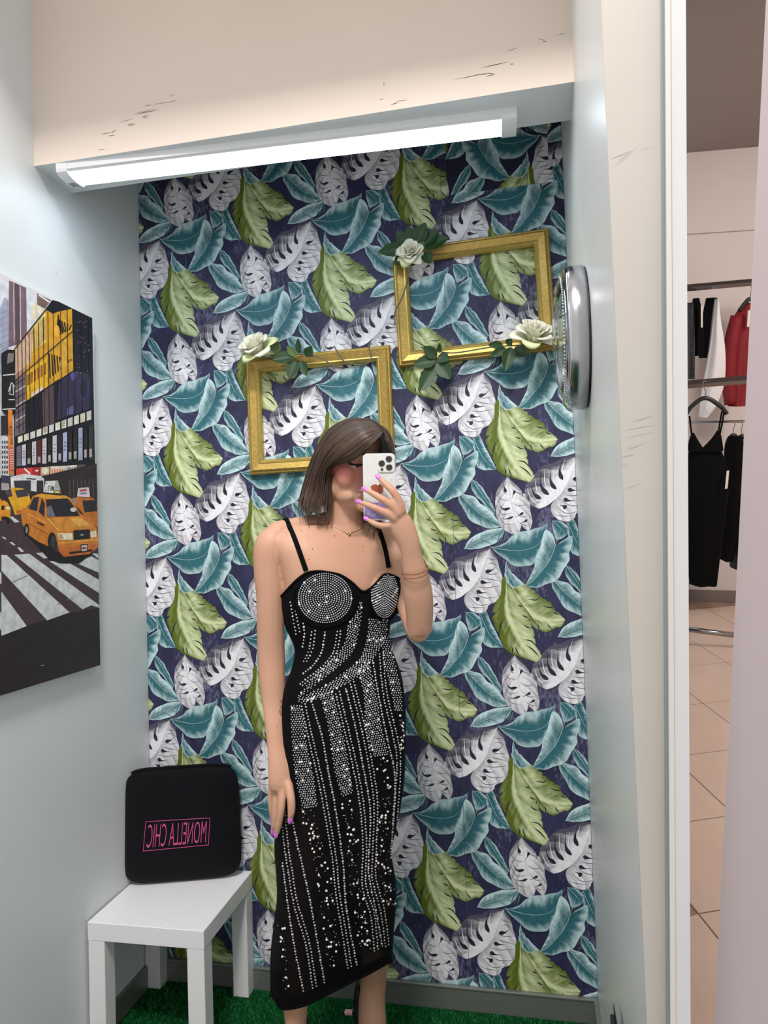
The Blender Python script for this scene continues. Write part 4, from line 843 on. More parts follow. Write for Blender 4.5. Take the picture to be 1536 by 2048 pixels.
FING_L = {'index': [(804, 1021, 1.562, 9.5), (797, 1000, 1.555, 8.6), (787, 984, 1.551, 8), (772, 969, 1.553, 7), (760, 958, 1.556, 5.4)],
          'middle': [(796, 1027, 1.558, 9.5), (781, 1009, 1.549, 8.4), (764, 998, 1.546, 7.8), (747, 988, 1.549, 6.8), (734, 981, 1.553, 5.2)],
          'ring': [(788, 1036, 1.558, 9), (770, 1025, 1.549, 8), (753, 1017, 1.546, 7.4), (736, 1010, 1.549, 6.4), (722, 1005, 1.553, 5)],
          'little': [(779, 1051, 1.562, 8), (765, 1052, 1.556, 7), (751, 1048, 1.553, 6.4), (740, 1042, 1.556, 5.4), (735, 1039, 1.558, 4.4)],
          'thumb': [(816, 1062, 1.586, 10), (806, 1036, 1.598, 9), (796, 1010, 1.608, 8.2), (784, 992, 1.612, 6)]}
for fs in (FING_R, FING_L):
    for rows in fs.values(): parts += limb(rows, n=12)
# legs
parts += limb([(625, 1540, 1.68, 50), (614, 1620, 1.67, 47), (604, 1700, 1.66, 40), (600, 1780, 1.66, 33), (596, 1850, 1.68, 34), (593, 1930, 1.695, 31), (591, 2010, 1.70, 24.5), (592, 2060, 1.70, 21), (594, 2110, 1.69, 22), (598, 2160, 1.655, 22), (602, 2195, 1.60, 18), (604, 2215, 1.56, 12)])
parts += limb([(738, 1540, 1.79, 50), (740, 1620, 1.79, 46), (740, 1700, 1.785, 37), (745, 1780, 1.79, 31), (749, 1850, 1.84, 31), (750, 1910, 1.895, 27.5), (748, 1955, 1.93, 25.5), (744, 2000, 1.93, 26.5), (745, 2048, 1.91, 28.5), (750, 2090, 1.88, 24), (754, 2118, 1.85, 16)])
# head
HY = va+math.radians(34); hp = math.radians(-7)
HF = np.array([math.sin(HY)*math.cos(hp), -math.cos(HY)*math.cos(hp), math.sin(hp)]); HR = np.array([math.cos(HY), math.sin(HY), 0]); HU = np.cross(HF, -HR); HU *= np.sign(HU[2])
HROT = np.stack([HR, HF, HU], 1); H0 = P(698, 934, 1.722)
def hl(x, y, z): return H0+HROT@np.array([x, y, z], float)
def hel(c, r, n=18, m=12): return ellipsoid(hl(*c), r, n, m, R=HROT)
parts += [hel((0, -.012, .030), (.070, .092, .076)), hel((0, .034, -.018), (.058, .052, .082)), hel((0, .040, -.070), (.043, .042, .036)), hel((0, .070, -.094), (.019, .017, .015)),
          hel((0, .074, .030), (.046, .020, .016)), hel((0, .062, .058), (.050, .03, .03)), hel((.036, .046, -.022), (.026, .032, .034)), hel((-.036, .046, -.022), (.026, .032, .034)), hel((.031, .072, .0125), (.0150, .0125, .0085)), hel((-.031, .072, .0125), (.0150, .0125, .0085)),
          hel((0, .0865, -.0555), (.027, .0095, .0052)), hel((0, .0855, -.0655), (.024, .0095, .006)), hel((.071, -.006, -.002), (.007, .018, .030)), hel((-.071, -.006, -.002), (.007, .018, .030)),
          hel((0, .108, -.028), (.0125, .0115, .0095)), hel((.011, .098, -.031), (.008, .008, .006)), hel((-.011, .098, -.031), (.008, .008, .006)),
          hel((.043, .008, -.048), (.016, .034, .030)), hel((-.043, .008, -.048), (.016, .034, .030)), hel((.033, .036, -.070), (.018, .036, .020)), hel((-.033, .036, -.070), (.018, .036, .020))]
parts += [tube([hl(0, .084, .022), hl(0, .092, .008), hl(0, .101, -.010), hl(0, .109, -.026)], [.0075, .0075, .0085, .010], 10)]
BV, BFc = remesh(parts, .0031, 7, .5)
skin = np.broadcast_to(s2l((196, 152, 128)), (len(BV), 3)).copy()
def tint(c, r, col, k):
    d = np.linalg.norm((BV-c)/r, axis=1); w = np.clip(1-d, 0, 1)**1.2*k; skin[:] = skin*(1-w[:, None])+s2l(col)*w[:, None]
loc = (BV-H0)@HROT
for sx in (1, -1):                                            # blusher swept up over the cheekbones
    d = np.sqrt(((loc[:, 0]-sx*.050)/.07)**2+((loc[:, 1]-.045)/.095)**2+((loc[:, 2]+.012-.15*(.055-loc[:, 1]))/.036)**2); w = .72*np.exp(-1.5*d*d)
    skin[:] = skin*(1-w[:, None])+s2l((204, 108, 106))*w[:, None]
d = np.sqrt((loc[:, 0]/.030)**2+((loc[:, 1]-.092)/.016)**2+((loc[:, 2]+.061)/.0125)**2); w = np.clip((1.1-d)*3, 0, 1)*.8; skin[:] = skin*(1-w[:, None])+s2l((178, 104, 104))*w[:, None]
tint(P(842, 1270, 1.63), .018, (176, 112, 88), .6)
for q in ((804, 1018, 1.552), (764, 998, 1.538), (787, 985, 1.544), (754, 1017, 1.54)): tint(P(*q), .012, (206, 128, 104), .55)
M_skin = mat('skin', (210, 168, 142), .48, spec=.35, attr=True, var=.03, vscale=14, sss=.12, bump=.05, bscale=300)
person = empty('person', P(660, 2215, 1.72)*[1, 1, 0], 'woman in a beaded black dress taking a mirror photo with her phone', 'person')
body = mk('body', BV, BFc, M_skin, person, smooth=True, cols=skin)
bvB = BVHTree.FromPolygons([Vector(x) for x in BV], BFc)
# eyes, brows
M_eye = mat('eye_white', (226, 222, 218), .2); M_iris = mat('iris', (60, 40, 30), .15); M_lash = mat('lash', (30, 22, 20), .6); M_brow = mat('brow', (64, 48, 40), .8)
for sx in (1, -1):
    V, F = hel((sx*.031, .0705, .005), (.0105, .0105, .0058)); eo = mk('eye', V, F, M_eye, person, smooth=True)
    V, F = hel((sx*.031+.001, .0785, .004), (.0052, .0035, .0045)); mk('iris', V, F, M_iris, eo, smooth=True)
    V, F = tube(spline([hl(sx*.018, .082, .006), hl(sx*.030, .0865, .0055), hl(sx*.043, .078, .0055), hl(sx*.051, .069, .009)], 14), [.0008]+[.0026]*12+[.0006], 6); mk('eyelashes', V, F, M_lash, eo, smooth=True)
    V, F = tube(spline([hl(sx*.014, .093, .029), hl(sx*.032, .090, .035), hl(sx*.050, .072, .032)], 14), np.r_[.0022, [.0032]*8, .0028, .0022, .0016, .001, .0005], 8, flat=(1, .6)); mk('eyebrow', V, F, M_brow, person, smooth=True)
V, F = tube(spline([hl(-.028, .079, -.0605), hl(-.014, .0925, -.0602), hl(0, .0962, -.0608), hl(.014, .0925, -.0602), hl(.028, .079, -.0605)], 20), np.r_[.0004, [.0011]*18, .0004], 6); mk('mouth_line', V, F, mat('mouth_line', (112, 58, 58), .6), person, smooth=True)
# nails
M_nail = mat('lilac_nail', (206, 110, 206), .15, coat=.6)
def nail(rows, L, wd, face):
    a = P(*rows[-2][:3]); b_ = P(*rows[-1][:3]); d = (b_-a)/np.linalg.norm(b_-a); f = face-d*(face@d); f /= np.linalg.norm(f); s = np.cross(d, f)
    c = b_+d*(L*.28)+f*(rows[-1][3]*mpp(b_)*.62)
    V, F = ellipsoid((0, 0, 0), (1, 1, 1), 12, 8); q = V.copy()
    V = c+np.outer(q[:, 0]*wd*(1-.25*np.clip(q[:, 1], 0, 1)), s)+np.outer(q[:, 1]*L/2, d)+np.outer(q[:, 2]*.0016-.25*wd*q[:, 0]**2-.12*L*np.clip(q[:, 1], 0, 1)**2*.5, f)
    mk('fingernail', V, F, M_nail, person, smooth=True)
for k, rows in FING_R.items(): nail(rows, .021 if k != 'little' else .016, .0064, vd if k == 'index' else (vd*.75+np.array([-.5, -.2, 0])))
for k, rows in FING_L.items(): nail(rows, .019 if k != 'little' else .015, .0054, vd if k != 'thumb' else -vd)

# ---- dress
uv_, uf_, US = loft(SKIRT, n=48)
DV, DFc = remesh([(uv_, uf_), loft(TORSO[2:6])[:2]]+[breast(651, 1193, 1.666, (.066, .064, .064)), breast(764, 1188, 1.726, (.059, .060, .062))], .006, 6)
bvD = BVHTree.FromPolygons([Vector(x) for x in DV], DFc)
cen = US[np.argsort(US[:, 2])]
def axis(z): return np.array([np.interp(z, cen[:, 2], cen[:, 0]), np.interp(z, cen[:, 2], cen[:, 1]), z])
def dsurf(z, th, off=.005):
    c = axis(z); d = BL_*math.cos(th)+BF*math.sin(th); r = bvD.ray_cast(Vector(c+d*.6), Vector(-d))
    p = np.array(r[0]) if r[0] is not None else c+d*.1
    return p+d*off
NK = np.array([(540, 1200), (560, 1196), (572, 1183), (590, 1163), (612, 1144), (640, 1142), (680, 1149), (705, 1165), (722, 1184), (735, 1184), (748, 1172), (762, 1153), (775, 1137), (785, 1141), (800, 1160), (830, 1185)])
HM = np.array([(540, 1990), (549, 1996), (556, 2014), (566, 2019), (595, 2015), (617, 2008), (652, 1990), (709, 1961), (738, 1947), (775, 1926), (800, 1915)])
NT, NR = 150, 150; top_, bot_ = [], []
for j in range(NT):
    th = 2*math.pi*j/NT; d = BL_*math.cos(th)+BF*math.sin(th)
    front = d@vd > -.12
    z = P(680, 1170, 1.7)[2]
    for it in range(12):
        p = dsurf(z, th); q = proj(p); ty = np.interp(q[0], NK[:, 0], NK[:, 1]) if front else 1190+15*min(1, -(d@vd))
        z += (q[1]-ty)*mpp(p)*.5
    top_.append(z); z = .3
    for it in range(5):
        p = dsurf(z, th); q = proj(p); c = axis(z)
        ty = np.interp(q[0], HM[:, 0], HM[:, 1])-(0 if d@vd > -.05 else 22*min(1, abs(d@vd)))
        z += (q[1]-ty)*mpp(p)*.9
    bot_.append(z)
top_ = np.array(top_); bot_ = np.array(bot_)
for _ in range(2): bot_ = (np.roll(bot_, 1)+2*bot_+np.roll(bot_, -1))/4; 
for _ in range(4): top_ = (np.roll(top_, 1)+2*top_+np.roll(top_, -1))/4
GV = np.array([dsurf(top_[j]+(bot_[j]-top_[j])*i/(NR-1), 2*math.pi*j/NT) for i in range(NR) for j in range(NT)])
# soft gathers across the hip and lower skirt
G3 = GV.reshape(NR, NT, 3)
for _ in range(2): G3[:, :] = (np.roll(G3, 1, 1)+2*G3+np.roll(G3, -1, 1))/4
DF2 = grid_faces(NR, NT, True)
py_ = proj(GV)[:, 1]
sheer = np.clip((py_-1575)/25, 0, 1)*np.clip((1985-py_)/10, 0, 1)*0+np.clip((py_-1578)/16, 0, 1)
hemd = (GV[:, 2]-np.tile(bot_, NR)); sheer = sheer*np.clip((hemd-.028)/.004, 0, 1)
M_dress = bpy.data.materials.new('black_mesh_fabric'); M_dress.use_nodes = True; nt = M_dress.node_tree; bs = nt.nodes['Principled BSDF']
bs.inputs['Base Color'].default_value = (*s2l((7, 7, 12)), 1); bs.inputs['Roughness'].default_value = .8; bs.inputs['Specular IOR Level'].default_value = .12
at = nt.nodes.new('ShaderNodeAttribute'); at.attribute_name = 'Col'; mr = nt.nodes.new('ShaderNodeMapRange'); mr.inputs['To Min'].default_value = 1.0; mr.inputs['To Max'].default_value = .89
nz = nt.nodes.new('ShaderNodeTexNoise'); nz.inputs['Scale'].default_value = 240; bp = nt.nodes.new('ShaderNodeBump'); bp.inputs['Strength'].default_value = .2; bp.inputs['Distance'].default_value = .001
nt.links.new(nz.outputs['Fac'], bp.inputs['Height']); nt.links.new(bp.outputs['Normal'], bs.inputs['Normal'])
nt.links.new(at.outputs['Fac'], mr.inputs['Value']); nt.links.new(mr.outputs['Result'], bs.inputs['Alpha'])
dress = mk('dress', GV, DF2, M_dress, person, smooth=True, cols=np.repeat(sheer[:, None], 3, 1))
bvG = BVHTree.FromPolygons([Vector(x) for x in GV], DF2)
M_bind = mat('black_binding', (5, 5, 7), .85, spec=.1, var=.1)
V, F = tube(np.vstack([GV[:NT], GV[:1]]), .0032, 8, cap=False); mk('neckline_binding', V, F, M_bind, dress, smooth=True)
hb = GV[(NR-1)*NT:]; V, F = tube(np.vstack([hb, hb[:1]]), .003, 8, cap=False); mk('hem_binding', V, F, M_bind, dress, smooth=True)
def onbody(px, py, lift): return hit(bvB, px, py, lift)
def strapm(pts, back):
    q = [onbody(a, b, .0045) for a, b in pts]; q = [x for x in q if x is not None]; p0 = q[-1]; bk = []
    for dy in (.012, .026, .042, .06, .08):                   # over the shoulder
        r = bvB.ray_cast(Vector((p0[0]-BF[0]*dy, p0[1]-BF[1]*dy, 1.55)), Vector((0, 0, -1)))
        if r[0] is not None and r[0][2] > 1.2: bk.append(np.array(r[0])+[0, 0, .004])
    l = bk[-1] if bk else p0
    q += bk+[np.array([l[0]-BF[0]*.012, l[1]-BF[1]*.012, l[2]-.05]), np.array([l[0]+.01*np.sign(-.45-l[0]), l[1]+.02, 1.33])]
    q = spline(q, 60)
    for _ in range(6): q[1:-1] = (q[:-2]+2*q[1:-1]+q[2:])/4
    V, F = tube(q, .0058, 8, flat=(1, .22), up=vd); mk('strap', V, F, M_bind, dress, smooth=True)
def hitd(px, py, lift):
    r = hit(bvG, px, py, lift); return r
strapm([(613, 1142), (603, 1114), (590, 1080), (578, 1054)], [(564, 1040, 1.688), (562, 1042, 1.74), (575, 1090, 1.81), (600, 1180, 1.82)])
strapm([(775, 1136), (771, 1112), (766, 1090), (760, 1068), (756, 1058)], [(752, 1048, 1.775), (752, 1050, 1.82), (745, 1090, 1.85), (735, 1180, 1.83)])
# cup seams: raised black edging under each cup
for el in ((650, 1197, 62, 57, -12, 205), (769, 1187, 32, 54, 60, 235)):
    cx, cy, rx, ry, a0, a1 = el; q = [hitd(cx+rx*math.cos(math.radians(a)), cy+ry*math.sin(math.radians(a)), .001) for a in np.linspace(a0, a1, 30)]
    q = [x for x in q if x is not None]; V, F = tube(spline(q, 50), .003, 6); mk('cup_seam', V, F, M_bind, dress, smooth=True)

# ---- rhinestones and pearls sewn on the cloth
ICO = []
bm = bmesh.new(); bmesh.ops.create_icosphere(bm, subdivisions=1, radius=1); ICOV = np.array([tuple(v.co) for v in bm.verts]); bm.verts.index_update(); ICOF = np.array([[v.index for v in f.verts] for f in bm.faces]); bm.free()
BV_, BFA = {'s': [], 'p': []}, {'s': 0, 'p': 0}
seen = []
def bead(px, py, r, kind='s'):
    h = hit(bvG, px, py, r*.35)
    if h is None: return
    rr = r*RNG.uniform(.9, 1.1); BV_[kind].append(ICOV*rr+h)
mp_ = .00122
def dots(pts, step, r, jit=.3, double=0, kind='s', alt=None):
    p = np.array(pts, float); L = np.linalg.norm(np.diff(p, axis=0), axis=1).sum(); n = max(2, int(L/step)); q = spline(p, n); T = np.gradient(q, axis=0); T /= np.linalg.norm(T, axis=1)[:, None]; N = np.stack([-T[:, 1], T[:, 0]], -1)
    for i, (a, b) in enumerate(q):
        rr = r*(alt if alt and i % 3 == 1 else 1)
        if double:
            for s in (-1, 1):
                o = N[i]*s*double; bead(a+o[0]+RNG.normal()*jit, b+o[1]+RNG.normal()*jit+(step/2 if s > 0 else 0), rr, kind)
        else: bead(a+RNG.normal()*jit, b+RNG.normal()*jit, rr, kind)
def fillband(left, right, step, r, pear=.05):
    n = 60; A = spline(np.array(left, float), n); B = spline(np.array(right, float), n); L = np.linalg.norm(np.diff((A+B)/2, axis=0), axis=1).sum(); rows = int(L/step)
    for i in range(rows):
        t = i/(rows-1)*(n-1); k = int(min(t, n-2)); f = t-k; a = A[k]*(1-f)+A[k+1]*f; b = B[k]*(1-f)+B[k+1]*f; w = np.linalg.norm(b-a); m = max(1, int(w/step))
        for j in range(m+1):
            q = a+(b-a)*((j+.5*(i % 2))/max(m, 1) if m else .5)
            if np.linalg.norm(q-a) > w+.5: continue
            if RNG.random() < pear: bead(*q, r*1.75, 'p')
            else: bead(q[0]+RNG.normal()*.35, q[1]+RNG.normal()*.35, r)
def scatter(path, hw, dens):
    p = spline(np.array(path, float), 60); L = np.linalg.norm(np.diff(p, axis=0), axis=1).sum()
    for k in range(int(L*dens)):
        q = p[RNG.integers(60)]; big = RNG.random() < .30; bead(q[0]+RNG.uniform(-hw, hw), q[1]+RNG.uniform(-4, 4), .0030 if big else .0013, 'p' if big else 's')
RS = .00185
for cx, cy, rx, ry, x0, x1 in ((650, 1196, 55, 51, 590, 708), (769, 1187, 27, 49, 742, 800)):
    for k in range(12):
        f = k/11.5
        if k == 0: bead(cx, cy, RS); continue
        n = int(2*math.pi*math.sqrt((rx*f)**2/2+(ry*f)**2/2)/4.35)
        for j in range(n):
            a = 2*math.pi*(j+.3*k)/n; big = RNG.random() < .028
            bead(cx+rx*f*math.cos(a), cy+ry*f*math.sin(a), RS*(1.7 if big else 1), 'p' if big else 's')
fillband([(719, 1206), (712, 1228), (697, 1250), (690, 1285), (671, 1313), (639, 1343), (611, 1376), (596, 1395)], [(723, 1206), (722, 1228), (719, 1250), (712, 1285), (699, 1310), (671, 1337), (633, 1367), (598, 1396)], 4.3, RS)
fillband([(738, 1239), (736, 1268), (723, 1313), (699, 1337), (658, 1367), (617, 1389), (597, 1400)], [(774, 1240), (770, 1275), (753, 1307), (712, 1354), (671, 1378), (633, 1398), (600, 1406)], 4.3, RS)
fillband([(583, 1412), (583, 1440), (585, 1480), (592, 1551), (606, 1615)], [(600, 1412), (608, 1445), (612, 1485), (626, 1551), (634, 1612)], 4.4, RS)
fillband([(640, 1390), (654, 1440), (664, 1500), (672, 1550), (684, 1592)], [(664, 1384), (676, 1430), (690, 1490), (700, 1550), (704, 1585)], 4.4, RS)
fillband([(716, 1340), (728, 1390), (732, 1450), (748, 1512)], [(738, 1326), (752, 1390), (762, 1455), (776, 1508)], 4.3, RS)
fillband([(764, 1272), (768, 1320), (782, 1380), (790, 1420)], [(776, 1272), (788, 1325), (801, 1380), (803, 1420)], 4.2, RS)
for pts in ([(607, 1409), (625, 1491), (641, 1559), (656, 1640), (669, 1720), (675, 1783), (689, 1869), (699, 1932)], [(675, 1384), (693, 1458), (710, 1532), (723, 1605), (729, 1687), (728, 1769), (744, 1826), (752, 1898)], [(704, 1365), (723, 1441), (740, 1523), (751, 1605), (749, 1687), (748, 1755), (764, 1818), (774, 1889)], [(762, 1305), (770, 1387), (789, 1469), (797, 1523), (790, 1640), (784, 1700)], [(567, 1625), (573, 1690), (580, 1735), (592, 1806), (615, 1884), (629, 1972)], [(627, 1261), (622, 1297), (611, 1321)], [(678, 1261), (669, 1305), (644, 1335), (603, 1368)], [(585, 1201), (590, 1232), (596, 1264)]): dots(pts, 6.0, .0021, double=3.6, alt=1.2)
for pts in ([(622, 1398), (644, 1474), (658, 1551), (671, 1619), (686, 1728), (692, 1812), (713, 1929)], [(692, 1378), (712, 1460), (726, 1534), (740, 1619), (737, 1715), (738, 1755), (752, 1826), (764, 1892)], [(745, 1321), (759, 1403), (775, 1482), (789, 1551), (786, 1633), (781, 1715)], [(584, 1625), (590, 1665), (606, 1735), (620, 1800), (635, 1884), (649, 1964)], [(566, 1726), (575, 1800), (589, 1892), (607, 1981)], [(650, 1264), (644, 1302), (628, 1329), (607, 1347)], [(607, 1247), (609, 1270), (606, 1293)]): dots(pts, 5.6, .0022, alt=1.35)
scatter([(612, 1620), (628, 1680), (640, 1720), (652, 1783), (668, 1912)], 15, .36); scatter([(694, 1590), (704, 1680), (708, 1760), (722, 1840), (732, 1900)], 13, .34); scatter([(764, 1515), (768, 1600), (764, 1715), (776, 1783), (781, 1830)], 13, .36); scatter([(800, 1428), (806, 1496)], 5, .5); scatter([(563, 1835), (566, 1900), (576, 1980)], 8, .15); scatter([(656, 1900), (664, 1940)], 8, .2)
M_rh = mat('rhinestone', (236, 238, 244), .12, metal=.55, var=.25, vscale=400); M_pearl = mat('pearl', (232, 230, 226), .2, spec=.7, coat=.5)
for k, nm, m in (('s', 'rhinestones', M_rh), ('p', 'pearls', M_pearl)):
    n = len(BV_[k]); V = np.concatenate(BV_[k]); F = (ICOF[None]+(np.arange(n)*len(ICOV))[:, None, None]).reshape(-1, 3); mk(nm, V, F, m, dress, smooth=(k == 'p'), kind='stuff')

# ---- necklace, hair ties, moles, tattoo
M_chain = mat('fine_gold', (190, 150, 110), .3, metal=.9)
q = [onbody(a, b, .0008) for a, b in ((650, 1030), (660, 1046), (672, 1056), (686, 1063), (697, 1066), (710, 1063), (724, 1056), (736, 1046))]; q = [x for x in q if x is not None]
V, F = tube(spline(q, 40), .0006, 5); nk = mk('necklace', V, F, M_chain, person)
c = onbody(697, 1067, .002); b = MB()
for a in range(4): V, F = ellipsoid(c+CR*(.0035*math.cos(a*1.57))+CU*(.0035*math.sin(a*1.57)), (.0026, .0014, .0026), 8, 6); b.add(V, F)
b.build('pendant', M_chain, nk)
M_tie = mat('brown_elastic', (140, 96, 78), .7)
for dy in (-4, 4):
    c = P(830, 1142+dy, 1.6035); d = P(824, 1115, 1.592)-P(836, 1185, 1.622); d /= np.linalg.norm(d); a_, b__, _ = frame3(d, up=(0, 1, 0)); r = 27*mpp(c)
    V, F = tube([c+r*(a_*math.cos(t)+b__*math.sin(t)) for t in np.linspace(0, 2*math.pi, 41)], .0016, 6, cap=False); mk('hair_tie', V, F, M_tie, person, smooth=True)
b = MB()
for px, py, r in ((583, 1067, 1), (669, 1072, 1.3), (625, 1098, 1.1), (618, 1119, .9), (603, 1061, .9), (700, 1070, .8), (726, 1093, .8), (747, 1109, .7), (650, 1092, .6), (843, 1259, .8), (554, 1453, .8)):
    c = onbody(px, py, .0002)
    if c is not None: V, F = ellipsoid(c, (.0014*r, .0008, .0014*r), 8, 6); b.add(V, F)
b.build('moles', mat('mole', (110, 66, 50), .6), person, kind='stuff')
b = MB()
for pts in ([(561, 1404), (565, 1408), (563, 1416), (560, 1410)], [(562, 1414), (566, 1420), (563, 1428), (561, 1420)], [(564, 1428), (566, 1434)], [(559, 1400), (564, 1402), (567, 1410), (566, 1416)], [(560, 1418), (559, 1424), (563, 1432)]):
    q = [onbody(x, y, .0001) for x, y in pts]; q = [x for x in q if x is not None]
    if len(q) > 1: V, F = tube(spline(q, 14), .0007, 5); b.add(V, F)
b.build('tattoo', mat('tattoo_ink', (70, 66, 70), .6), person)

# ---- hair
M_hair = mat('brown_hair', (70, 54, 47), .38, spec=.32, attr=True, var=.3, vscale=300, stretch=(1, 1, .05))
GL = [[(766, 866, 1.615), (738, 893, 1.60), (705, 918, 1.605), (680, 927, 1.622), (662, 935, 1.65), (659, 965, 1.672), (658, 1005, 1.674), (650, 1042, 1.658)],
      [(762, 858, 1.625), (725, 872, 1.60), (690, 897, 1.602), (665, 918, 1.625), (650, 940, 1.655), (645, 975, 1.672), (640, 1010, 1.668), (641, 1046, 1.652)],
      [(755, 849, 1.645), (712, 854, 1.63), (675, 877, 1.628), (650, 905, 1.645), (636, 940, 1.672), (627, 978, 1.685), (619, 1008, 1.672), (626, 1044, 1.652)],
      [(745, 842, 1.68), (700, 843, 1.672), (660, 866, 1.675), (638, 900, 1.685), (625, 935, 1.70), (615, 972, 1.70), (606, 1004, 1.682), (612, 1036, 1.656)],
      [(735, 839, 1.72), (695, 841, 1.735), (655, 866, 1.74), (633, 905, 1.745), (620, 945, 1.75), (612, 980, 1.745), (607, 1005, 1.74), (606, 1020, 1.735)],
      [(730, 843, 1.765), (695, 850, 1.795), (665, 880, 1.808), (650, 920, 1.81), (645, 960, 1.81), (645, 1000, 1.80), (648, 1022, 1.795), (650, 1032, 1.79)],
      [(728, 846, 1.78), (712, 860, 1.815), (700, 890, 1.83), (694, 930, 1.832), (692, 965, 1.828), (692, 1000, 1.82), (692, 1024, 1.815), (692, 1038, 1.81)]]
GR = [[(768, 865, 1.615), (777, 884, 1.603), (783, 912, 1.612), (782, 945, 1.635), (770, 985, 1.672), (755, 1018, 1.684), (748, 1048, 1.675), (744, 1070, 1.665)],
      [(765, 857, 1.632), (780, 876, 1.645), (786, 908, 1.665), (785, 950, 1.685), (775, 990, 1.70), (760, 1025, 1.70), (752, 1050, 1.69), (748, 1066, 1.68)],
      [(752, 847, 1.68), (774, 866, 1.71), (782, 900, 1.735), (781, 945, 1.75), (768, 990, 1.755), (745, 1022, 1.745), (728, 1046, 1.73), (722, 1058, 1.72)],
      [(738, 843, 1.73), (760, 862, 1.775), (768, 900, 1.80), (764, 945, 1.81), (748, 990, 1.805), (728, 1020, 1.79), (716, 1038, 1.78), (712, 1046, 1.775)],
      [(728, 846, 1.78), (740, 865, 1.815), (742, 900, 1.83), (738, 940, 1.832), (726, 980, 1.825), (712, 1010, 1.815), (702, 1030, 1.81), (696, 1040, 1.81)]]
hb_ = MB()
def hair_side(Gs, nl, seed):
    rg = np.random.default_rng(seed); gd = np.array([spline(np.array([P(*q) for q in g]), 40) for g in Gs]); K = len(Gs)
    def at_(v): k = min(int(v), K-2); f = v-k; a = gd[max(k-1, 0)]; b = gd[k]; c = gd[k+1]; d = gd[min(k+2, K-1)]; return .5*((2*b)+(-a+c)*f+(2*a-5*b+4*c-d)*f*f+(-a+3*b-3*c+d)*f**3)
    nv = 60; S = np.array([at_(v) for v in np.linspace(0, K-1-1e-6, nv)])          # scalp sheet under the locks
    inn = S-(S-H0)/np.linalg.norm(S-H0, axis=2)[..., None]*.006
    S[:, 30:] = S[:, 29:30]+(S[:, 30:]-S[:, 29:30])*.72
    inn[:, 20:] = S[:, 20:]-(S[:, 20:]-P(692, 1000, 1.745))*.06
    V = np.concatenate([S.reshape(-1, 3), inn.reshape(-1, 3)]); f1 = grid_faces(nv, 40); n = nv*40
    F = f1+[tuple(n+i for i in q[::-1]) for q in f1]
    for i in range(nv-1):
        for e_ in (0, 39): F.append((i*40+e_, (i+1)*40+e_, n+(i+1)*40+e_, n+i*40+e_))
    for i in range(39):
        for e_ in (0, nv-1): F.append((e_*40+i, e_*40+i+1, n+e_*40+i+1, n+e_*40+i))
    hb_.add(V, F, s2l((42, 32, 28)))
    for k in range(nl):
        v = (k+rg.uniform(0, 1))/nl*(K-1-1e-3); path = at_(v).copy(); t = np.linspace(0, 1, 40)
        out = path-H0; out[14:] = path[14:]-P(692, 1000, 1.745); out /= np.linalg.norm(out, axis=1)[:, None]
        path += out*(.001+.0022*rg.random())+np.outer(np.sin(t*rg.uniform(3, 7)+rg.uniform(0, 6))*.0016*t, rg.normal(size=3))
        path += np.outer(t**3*rg.uniform(-.012, .012), [1, 0, .2])-np.outer(t**5*rg.uniform(-.006, .026), [0, .15, 1]); path = path[:int(40*rg.uniform(.86, 1.0))]
        n_ = len(path); u = np.linspace(0, 1, n_); w = (.0034*rg.uniform(.4, 1.15))*(np.minimum(1, .35+4*u))*np.minimum(1, (1-u)*6+.10)
        V, F = tube(path, w, 6, flat=(1.0, .42), up=out[0]); c = s2l((64, 48, 40))*rg.uniform(.4, 1.65)*np.array([1, rg.uniform(.96, 1.02), rg.uniform(.9, 1.04)])
        hb_.add(V, F, c)
hair_side(GL, 420, 1); hair_side(GR, 200, 2)
for pts in ([(655, 1015, 1.672), (650, 1030, 1.665), (640, 1040, 1.655), (628, 1040, 1.65)], [(660, 1005, 1.675), (662, 1020, 1.67), (652, 1034, 1.66), (636, 1046, 1.652)], [(606, 1015, 1.69), (615, 1026, 1.68), (632, 1032, 1.67)], [(742, 1065, 1.668), (748, 1072, 1.66), (744, 1082, 1.655), (738, 1086, 1.655)], [(740, 872, 1.60), (730, 890, 1.592), (722, 905, 1.592), (716, 914, 1.595)]):
    V, F = tube(spline([P(*q) for q in pts], 16), np.linspace(.0009, .0003, 16), 5); hb_.add(V, F, s2l((60, 46, 40)))
hb_.build('hair', M_hair, person, smooth=True)

# ---- shoes
M_shoe = mat('black_suede', (14, 13, 15), .6, var=.15); M_tip = mat('pink_heel_tip', (226, 176, 176), .4)
def shoe(sole, heel, tip):
    s0 = None
    b = MB()
    for v, f in limb(sole, n=18): b.add(v, f)
    s0 = b.build('shoe', M_shoe, person, smooth=True)
    V, F = tube(spline([P(*q[:3]) for q in heel], 12), np.interp(np.linspace(0, 1, 12), np.linspace(0, 1, len(heel)), [q[3]*mpp(P(*q[:3])) for q in heel]), 12); mk('heel', V, F, M_shoe, s0, smooth=True)
    V, F = tube([P(*q[:3]) for q in tip], tip[0][3]*mpp(P(*tip[0][:3])), 14); mk('heel_tip', V, F, M_tip, s0, smooth=False)
shoe([(715, 1964, 1.935, 2), (716, 1985, 1.94, 8), (722, 2015, 1.945, 16), (732, 2050, 1.94, 24), (744, 2090, 1.91, 25), (752, 2116, 1.87, 19), (756, 2124, 1.84, 10)], [(735, 2027, 1.975, 9), (720, 2026, 1.978, 6), (705, 2025, 1.98, 5)], [(706, 2025, 1.98, 5.2), (691, 2024.5, 1.982, 5.2)])
